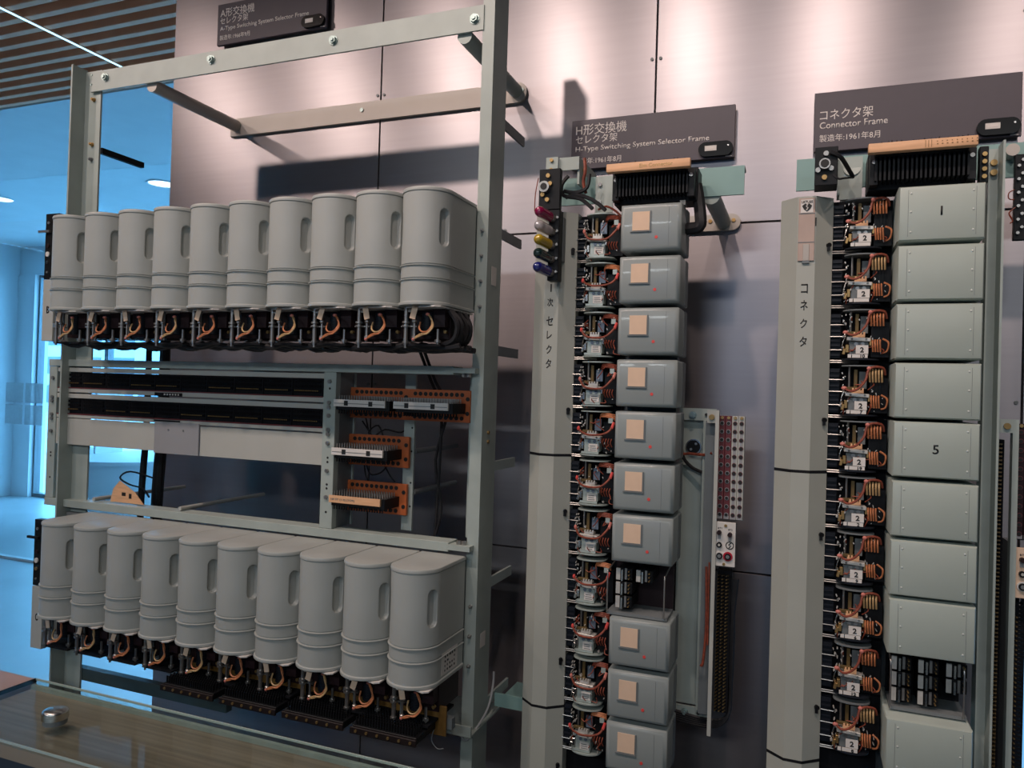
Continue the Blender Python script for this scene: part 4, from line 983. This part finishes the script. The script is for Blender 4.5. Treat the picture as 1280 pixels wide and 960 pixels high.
def jack_cols(t, xl, z0, z1, mats, yj, w=0.0132):
    for i, m_ in enumerate(mats):
        x0 = xl + i*(w+0.0006)
        st = MB().box(x0, x0+w, yj, yj+0.02, z0, z1-0.0*i, 0.0006).build('jack_strip', m_, t)
        hm = MB(); hm.cyl((0, 0, 0), (0, -0.0015, 0), 0.0047, 12); hm = hm.mesh('jack_ring', PANEL_G if m_ is REDSTRIP else REDSTRIP)
        h2 = MB().cyl((0, -0.0014, 0), (0, -0.0022, 0), 0.0036, 12).mesh('jack_hole', INK)
        if m_ is PANEL: MB().box(x0+0.0035, x0+w-0.0035, yj-0.0006, yj, z0+0.012, z1-0.012).build('slot', PANEL_G, st)
        n_ = 12
        for k_ in range(n_):
            z = z1-0.016 - k_*(z1-z0-0.026)/(n_-1)
            for me, nm in ((hm, 'jack_ring'), (h2, 'jack_hole')):
                o = bpy.data.objects.new(nm, me); COL.objects.link(o); o.parent = st
                o.location = Vector((x0+w/2, yj, z)) - Vector(t['_o'])
        MB().cyl((x0+w/2, yj, z1-0.004), (x0+w/2, yj-0.003, z1-0.004), 0.0035, 8).build('end_screw', BRASS, st)
        MB().box(x0+0.001, x0+w-0.001, yj-0.0008, yj, z0+0.0005, z0+0.008).build('end_tab', PANEL_G, st)
jack_cols(su, -0.1765, 1.334, 1.561, (REDSTRIP, REDSTRIP, PANEL, PANEL), Y(1.72))
MB().box(-0.176, -0.123, Y(1.741), Y(1.75), 1.33, 1.56).build('jack_mount', STEEL_D, su)
def key_panel(t, x0, z0, m_, w=0.045):
    p = MB().box(x0, x0+w, Y(1.70), Y(1.705), z0, z0+0.096, 0.0006).build('key_panel', m_, t)
    yk = Y(1.70)
    for x, z in ((x0+0.024, z0+0.0885), (x0+0.022, z0+0.005)): MB().cyl((x, yk, z), (x, yk-0.002, z), 0.0032, 10).build('screw', BRASS, p)
    for x, z, s_ in ((x0+0.012, z0+0.0825, 'BT1'), (x0+0.034, z0+0.0805, 'BT2')): text('key_print', s_, x, yk, z, 0.0036, INK, p, 0.0085, align='C')
    for x, z in ((x0+0.011, z0+0.0735), (x0+0.0335, z0+0.0705)):
        MB().cyl((x, yk, z), (x, yk-0.011, z), 0.0048, 14).build('lever_knob', MAROON, p)
        MB().box(x-0.0034, x+0.0034, yk-0.0005, yk, z-0.0145, z-0.003).build('lever_slot', PANEL_G, p)
    o_ = MB().cyl((x0+0.0115, yk, z0+0.0465), (x0+0.0115, yk-0.006, z0+0.0465), 0.0058, 16).build('push_button', BLACK, p)
    MB().cyl((x0+0.0115, yk-0.006, z0+0.0465), (x0+0.0115, yk-0.007, z0+0.0465), 0.0028, 12).build('button_cap', PANEL, p)
    e = MB(); pts = [(x0+0.0335+0.0078*math.cos(a*PI/12), yk-0.0004, z0+0.0465+0.0078*math.sin(a*PI/12)) for a in range(25)]
    e.tube(pts, 0.0010, 6, 1)
    e.tube([(x0+0.0365, yk-0.0006, z0+0.0525), (x0+0.031, yk-0.0006, z0+0.0475), (x0+0.036, yk-0.0006, z0+0.0460), (x0+0.0315, yk-0.0006, z0+0.0405)], 0.0011, 6, 1)
    e.build('bolt_emblem', INK, p)
    MB().cyl((x0+0.0335, yk, z0+0.0465), (x0+0.0335, yk-0.0003, z0+0.0465), 0.0076, 20).build('emblem_disc', WHITE, p)
    for x, m2, rr in ((x0+0.0125, WHITE, 0.0092), (x0+0.0300, RED, 0.0100)):
        z = z0+0.0225
        MB().cyl((x, yk, z), (x, yk-0.002 - (0.0008 if m2 is RED else 0), z), rr, 20).build('jack_washer', m2, p)
        MB().cyl((x, yk-0.002, z), (x, yk-0.006, z), 0.0068, 16).build('jack_collar', BLACK, p)
        MB().cyl((x, yk-0.006, z), (x, yk-0.0066, z), 0.0040, 14).build('jack_hole', NICKEL, p)
key_panel(su, -0.1785, 1.2345, WHITE)
MB().box(-0.176, -0.135, Y(1.705), Y(1.74), 1.24, 1.325).build('key_housing', STEEL_D, su)
def pin_col(t, x0, x1, z0, z1, d0, name='pin_column'):
    MB().box(x0, x1, Y(d0), Y(d0+0.03), z0, z1).build('pin_backing', BLACKM, t)
    b = MB(); z = z0+0.006
    while z < z1-0.004:
        for i in range(3):
            x = x0+0.005+(x1-x0-0.010)*i/2
            b.cyl((x, Y(d0), z), (x-0.003, Y(d0-0.016), z+0.002), 0.0016, 5)
        z += 0.0078
    o = b.build(name, OLDBR, t); o['kind'] = 'stuff'
pin_col(su, -0.172, -0.144, 0.905, 1.218, 1.735)
b = MB(); 
for k_ in range(5): b.tube([(-0.143+0.003*k_, Y(1.745), 1.20), (-0.141+random.uniform(-.003, .004), Y(1.75), 1.05), (-0.139, Y(1.75), 0.95), (-0.142, Y(1.745), 0.90), (-0.165, Y(1.74), 0.872+0.003*k_), (-0.21, Y(1.74), 0.866+0.004*k_), (-0.28, Y(1.75), 0.868+0.005*k_)], 0.0045, 6)
b.build('cable_loom', CABLE, su)
b = MB(); b.tube([(-0.193, Y(1.70), 1.23), (-0.190, Y(1.70), 1.10), (-0.195, Y(1.70), 1.02), (-0.20, Y(1.70), 1.015)], 0.003, 6); b.tube([(-0.187, Y(1.70), 1.24), (-0.186, Y(1.70), 1.06)], 0.002, 6); b.build('red_lead', WIRE_R, su)

# ---- C rack
XC = -0.0065
rc = thing('connector_rack', (0.09, Y(1.72), 0), 'narrow right rack with column cover and wide rivetted boxes', 'rack')
rack_column(rc, XC, ((1.459, 2.016), (0.874, 1.453), (0.30, 0.868)), (1.918, 1.562, 1.329, 0.98))
b = MB(); b.box(0.045, 0.150, Y(1.702), Y(1.73), 0.30, 2.016); b.build('mechanism_back', BLACKM, rc)
b = MB(); b.box(0.155, 0.30, Y(1.765), Y(1.79), 0.05, 2.02); b.build('cover_back', STEEL_D, rc)
b = MB(); b.box(-0.030, 0.62, Y(1.73), Y(1.736), 2.052, 2.120); b.box(-0.030, 0.62, Y(1.736), Y(1.77), 2.114, 2.120); b.build('cross_beam', TEAL, rc)
MB().cyl((0.078, Y(1.70), 2.085), (0.078, -0.012, 2.02), 0.017, 18).build('brace_pipe', STEEL, rc)
MB().cyl((0.362, Y(1.70), 2.098), (0.362, Y(1.735), 2.098), 0.012, 18).build('pipe_end', BEIGE, rc)
b = MB(); b.box(0.050, 0.098, Y(1.70), Y(1.704), 2.02, 2.108); b.box(0.098-0.004, 0.098, Y(1.704), Y(1.73), 2.02, 2.108); b.box(0.050, 0.054, Y(1.66), Y(1.70), 2.02, 2.10); b.build('side_bracket', STEEL, rc)
b = MB(); b.box(0.318, 0.338, Y(1.68), Y(1.684), 0.0, 2.096); b.box(0.334, 0.338, Y(1.64), Y(1.68), 0.0, 2.100); b.box(0.318, 0.321, Y(1.684), Y(1.72), 0, 2.09); po = b.build('side_post', STEEL, rc)
for z in (2.068, 2.049): MB().cyl((0.326, Y(1.68), z), (0.326, Y(1.672), z), 0.006, 10).build('bolt', BRASS, po)
for ch, z, h, w in (('コ', 1.828, 0.019, 0.013), ('ネ', 1.794, 0.020, 0.014), ('ク', 1.757, 0.019, 0.013), ('タ', 1.720, 0.020, 0.014)):
    text('painted_character', ch, XC-0.001, Y(1.640), z, h, INK, rc, w, align='C', bold=0.012)
# name plate with emblem
e = MB().box(XC-0.0155, XC+0.0155, Y(1.637), Y(1.640), 1.884, 2.012, 0.0004).build('name_plate', mat('plate_pinkish', (0.44, 0.33, 0.28), 0.5, 0.2, 0.06, 20), rc)
for z in (1.9795, 1.921): MB().box(XC-0.0155, XC+0.0155, Y(1.6364), Y(1.637), z, z+0.0015).build('plate_joint', STEEL_D, e)
MB().box(XC-0.0118, XC+0.0118, Y(1.6363), Y(1.637), 1.982, 2.009).build('emblem_ground', WHITE, e)
text('emblem_letters', 'LKTUSS', XC, Y(1.6363), 2.004, 0.005, INK, e, 0.021, align='C', bold=0.02)
sh = [(XC-0.0095, 1.996), (XC-0.004, 2.0005), (XC, 1.999), (XC+0.004, 2.0005), (XC+0.0095, 1.996), (XC+0.006, 1.989), (XC, 1.984), (XC-0.006, 1.989)]
MB().prism(sh, 'y', Y(1.6363), Y(1.6358)).build('emblem_shield', INK, e)
zg = MB(); zg.tube([(XC+0.001, Y(1.6356), 1.9985), (XC-0.0015, Y(1.6356), 1.9945), (XC+0.002, Y(1.6356), 1.992), (XC-0.001, Y(1.6356), 1.987)], 0.0013, 6, 1); zg.build('emblem_flash', WHITE, e)
MB().box(XC-0.006, XC+0.006, Y(1.6355), Y(1.637), 1.884, 1.918, 0.0006).build('card_clip', BEIGE, e)
MB().box(XC-0.007, XC+0.007, Y(1.6357), Y(1.640), 1.879, 1.884).build('clip_tab', STEEL_D, e)
MB().box(XC+0.0160, XC+0.0185, Y(1.6393), Y(1.642), 1.955, 1.972).build('slot', INK, e)
# black jack box on top
t = thing('jack_box', (0.03, Y(1.61), 2.024), 'black box with round socket on top of the right rack', 'jack box')
MB().box(0.006, 0.048, Y(1.60), Y(1.65), 2.026, 2.102, 0.001).build('case', BLACK, t)
b = MB().cyl((0.024, Y(1.601), 2.066), (0.024, Y(1.588), 2.066), 0.0105, 20).build('socket', NICKEL, t)
MB().cyl((0.024, Y(1.588), 2.066), (0.024, Y(1.587), 2.066), 0.0078, 16).build('socket_hole', INK, b)
for x, z in ((0.026, 2.088), (0.024, 2.041), (0.012, 2.056), (0.036, 2.058)): MB().cyl((x, Y(1.601), z), (x, Y(1.595), z), 0.005, 10).build('terminal_screw', NICKEL if z > 2.05 else BRASS, t)
MB().tube([(0.034, Y(1.594), 2.089), (0.052, Y(1.60), 2.080), (0.068, Y(1.63), 2.064), (0.078, Y(1.66), 2.055)], 0.0042, 6).build('lead', CABLE, t)
MB().tube([(0.040, Y(1.60), 2.045), (0.05, Y(1.60), 2.037), (0.06, Y(1.61), 2.04), (0.078, Y(1.66), 2.054)], 0.002, 6).build('lead', CABLE, t)
t, ws = make_comb(0.104, 2.0195, 0.186, 'black finned terminal block with wooden strip on the right rack')
b = MB()
for i in range(9): b.box(0.215+i*0.008, 0.2175+i*0.008, Y(1.5744), Y(1.575), 2.082, 2.0835); b.box(0.215+i*0.008, 0.2165+i*0.008, Y(1.5744), Y(1.575), 2.087, 2.0885)
for x in (0.196, 0.201, 0.206): b.box(x, x+0.0008, Y(1.5744), Y(1.575), 2.078, 2.091)
b.build('pencil_marks', BROWN, ws)
t = thing('terminal_bar', (0.30, Y(1.63), 2.02), 'small black bar with brass screws beside the right wooden strip', 'terminal block')
MB().box(0.294, 0.309, Y(1.63), Y(1.65), 2.02, 2.088, 0.001).build('bar', BLACK, t)
for z in (2.03, 2.044, 2.058, 2.072): MB().cyl((0.3015, Y(1.63), z), (0.3015, Y(1.624), z), 0.0042, 10).build('screw', BRASS, t)
cp = [rel_mech('C', v) for v in range(2)]; cused = [0]*2
for i in range(10):
    lab = 'stepping mechanism tagged 2, %s row from the top of the right rack' % rown[i]
    v = i % 2; loc = (0.0435, Y(1.70), ROW0 - i*PITCH_Z)
    if not cused[v]: cp[v].location = loc; cp[v]['label'] = lab; cused[v] = 1; t = cp[v]
    else: t = copy_thing(cp[v], loc, lab)
    t['group'] = 'stepping mechanisms of the right rack'
    num = ('', '', '10', '7', '19', '2', '9', '6', '12', '8')[i]
    if num: text('tag_number', num, 0.060, -0.0553, -0.097, 0.0065, INK, t, 0.0035*len(num)+0.001, align='C', bold=0.03)
cb = cbox_proto(); first = True; cn = 0; cboxes = {}
for i in range(10):
    if i == 8: continue
    lab = 'pale green rivetted cover box, %s from top of the right rack' % rown[cn]; cn += 1
    if i == 0: lab = 'topmost pale green rivetted cover box, marked with a single stroke'
    if i == 4: lab = 'pale green rivetted cover box with a painted figure five'
    loc = (0.1555, Y(1.74), ROW0 - i*PITCH_Z + random.uniform(-0.0008, 0.0008))
    if first: cb.location = loc; cb['label'] = lab; first = False; t = cb
    else: t = copy_thing(cb, loc, lab)
    t['group'] = 'rivetted covers of the right rack'; cboxes[i] = t
for i, s_ in ((0, '1'), (4, '5')):
    text('painted_number', s_, 0.072, -0.15, -0.05, 0.017, INK, cboxes[i], 0.0032 if s_ == '1' else 0.010, align='C', bold=0.01)
open_relay(0.165, 1.66, ROW0-8*PITCH_Z-0.1085, ((0.004, 3, 0.100), (0.050, 3, 0.100), (0.097, 2, 0.100)), 'uncovered relay panel in the gap between the right rack covers')
# right side unit
sr = thing('test_unit', (0.38, Y(1.70), 0.6), 'side unit with jacks and tan key panel at the right edge', 'test unit')
b = MB(); b.box(0.340, 0.382, Y(1.695), Y(1.701), 1.550, 1.576); b.box(0.372, 0.382, Y(1.695), Y(1.715), 0.60, 1.550); fb = b.build('front_bar', STEEL, sr)
MB().cyl((0.362, Y(1.695), 1.563), (0.362, Y(1.690), 1.563), 0.006, 12).build('slot_screw', BRASS, fb)
pin_col(sr, 0.350, 0.366, 0.70, 1.535, 1.73)
jack_cols(sr, 0.3845, 1.345, 1.568, (MAROON, MAROON, PANEL, PANEL), Y(1.72))
MB().box(0.385, 0.44, Y(1.741), Y(1.75), 1.34, 1.56).build('jack_mount', STEEL_D, sr)
key_panel(sr, 0.3815, 1.2355, CREAM)
MB().box(0.385, 0.425, Y(1.705), Y(1.74), 1.24, 1.325).build('key_housing', STEEL_D, sr)
b = MB(); b.box(0.386, 0.398, Y(1.735), Y(1.76), 0.62, 1.228)
for k_ in range(75): b.box(0.398, 0.404+random.uniform(0, .004), Y(1.735), Y(1.745), 0.63+k_*0.0078, 0.6345+k_*0.0078)
b.build('pin_comb', BLACKM, sr)
b = MB()
for k_ in range(60): b.cyl((0.390, Y(1.735), 0.66+k_*0.009), (0.392, Y(1.722), 0.662+k_*0.009), 0.0018, 5)
o = b.build('pin_tips', OLDBR, sr); o['kind'] = 'stuff'
b = MB(); b.box(0.372, 0.386, Y(1.715), Y(1.76), 0.60, 1.34); b.build('inner_strip', STEEL_D, sr)
t = thing('stud_board', (0.40, Y(1.70), 1.922), 'black panel with metal studs at the upper right edge', 'terminal panel')
MB().box(0.366, 0.46, Y(1.70), Y(1.712), 1.922, 2.088, 0.001).build('panel', BLACK, t)
MB().box(0.38, 0.44, Y(1.712), Y(1.735), 2.055, 2.085).build('mount', STEEL_D, t)
for k_ in range(6):
    for x in (0.372, 0.3785): MB().cyl((x, Y(1.70), 1.935+k_*0.026+(0.011 if x > 0.375 else 0)), (x, Y(1.694), 1.935+k_*0.026+(0.011 if x > 0.375 else 0)), 0.003, 8).build('stud', NICKEL, t)
b = MB(); b.tube([(0.366, Y(1.70), 2.02), (0.357, Y(1.70), 2.014), (0.357, Y(1.70), 2.003), (0.366, Y(1.70), 2.0)], 0.0012, 5); b.tube([(0.368, Y(1.70), 1.985), (0.358, Y(1.70), 1.975), (0.364, Y(1.70), 1.96), (0.360, Y(1.70), 1.955)], 0.0015, 5); b.build('loose_lead', WIRE_R, t)

# ------------------------------------------------------------------ glass-topped counter in front
ct = thing('counter', (-0.5, Y(1.04), 0), 'brushed brown counter under a glass top in the lower left', 'counter')
MB().box(-1.53, 0.70, Y(0.955), Y(1.151), 0.905, 0.932).build('top_panel', COUNTER, ct)
MB().box(-1.50, 0.67, Y(0.975), Y(1.095), 0.0, 0.905).build('base', DARKROOM, ct)
gt = thing('glass_sheet', (-0.5, Y(1.04), 0.935), 'clear glass sheet with pale edges lying over the counter', 'glass top')
MB().box(-1.535, 0.71, Y(0.938), Y(1.158), 0.9405, 0.9485).build('sheet', GLASS_T, gt)
for y0, y1 in ((Y(1.156), Y(1.1585)), (Y(0.9375), Y(0.940))): MB().box(-1.535, 0.71, y0, y1, 0.945, 0.949).build('polished_edge', EDGE, gt)
MB().box(-1.537, -1.534, Y(0.938), Y(1.158), 0.9405, 0.949).build('end_seal', BLACKM, gt)
MB().box(-1.53, 0.70, Y(1.142), Y(1.151), 0.932, 0.9402).build('gasket', PALE, gt)
kb = thing('glass_clamp', (-1.305, Y(1.025), 0.9485), 'round chrome clamp knob sitting on the glass counter', 'knob')
b = MB(); b.cyl((-1.305, Y(1.025), 0.9485), (-1.305, Y(1.025), 0.958), 0.021, 24); b.build('collar', STEEL_D, kb)
b = MB(); b.cyl((-1.305, Y(1.025), 0.958), (-1.305, Y(1.025), 0.970), 0.023, 28); b.sph((-1.305, Y(1.025), 0.970), 0.023, (1, 1, 0.32), 24); b.build('cap', CHROME, kb)
c2 = thing('counter', (-1.95, Y(1.0), 0), 'pinkish grey counter end at the left beside the glass top', 'counter')
MB().box(-2.6, -1.543, Y(0.80), Y(1.165), 0.920, 0.944, 0.001).build('top_panel', COUNTER_P, c2)
MB().box(-2.55, -1.56, Y(0.84), Y(1.12), 0.0, 0.925).build('base', DARKROOM, c2)

SMALL = {'solder_tips', 'wire_bunch', 'wire_fingers', 'wire_tails', 'pawl', 'spring_tips', 'wire_loop', 'wire_knot', 'terminal_stud', 'tag_print', 'pin_row', 'name_print', 'print_marks', 'pencil_marks', 'stray_wire', 'lamp_cable', 'red_lead', 'wire_sleeve', 'release_rod', 'cable_loom', 'loose_lead', 'grey_lead', 'cable_end', 'pin_comb', 'jack_block', 'contact_bank', 'foot_post', 'spring_pile', 'emblem_letters', 'key_print', 'bolt_emblem', 'relay_frame', 'pillar_bracket', 'handwriting'}
for o in bpy.data.objects:
    if o.name.split('.')[0] in SMALL and o.parent is not None: o['kind'] = 'stuff'
# clean up helper properties
for o in bpy.data.objects:
    if '_o' in o: del o['_o']
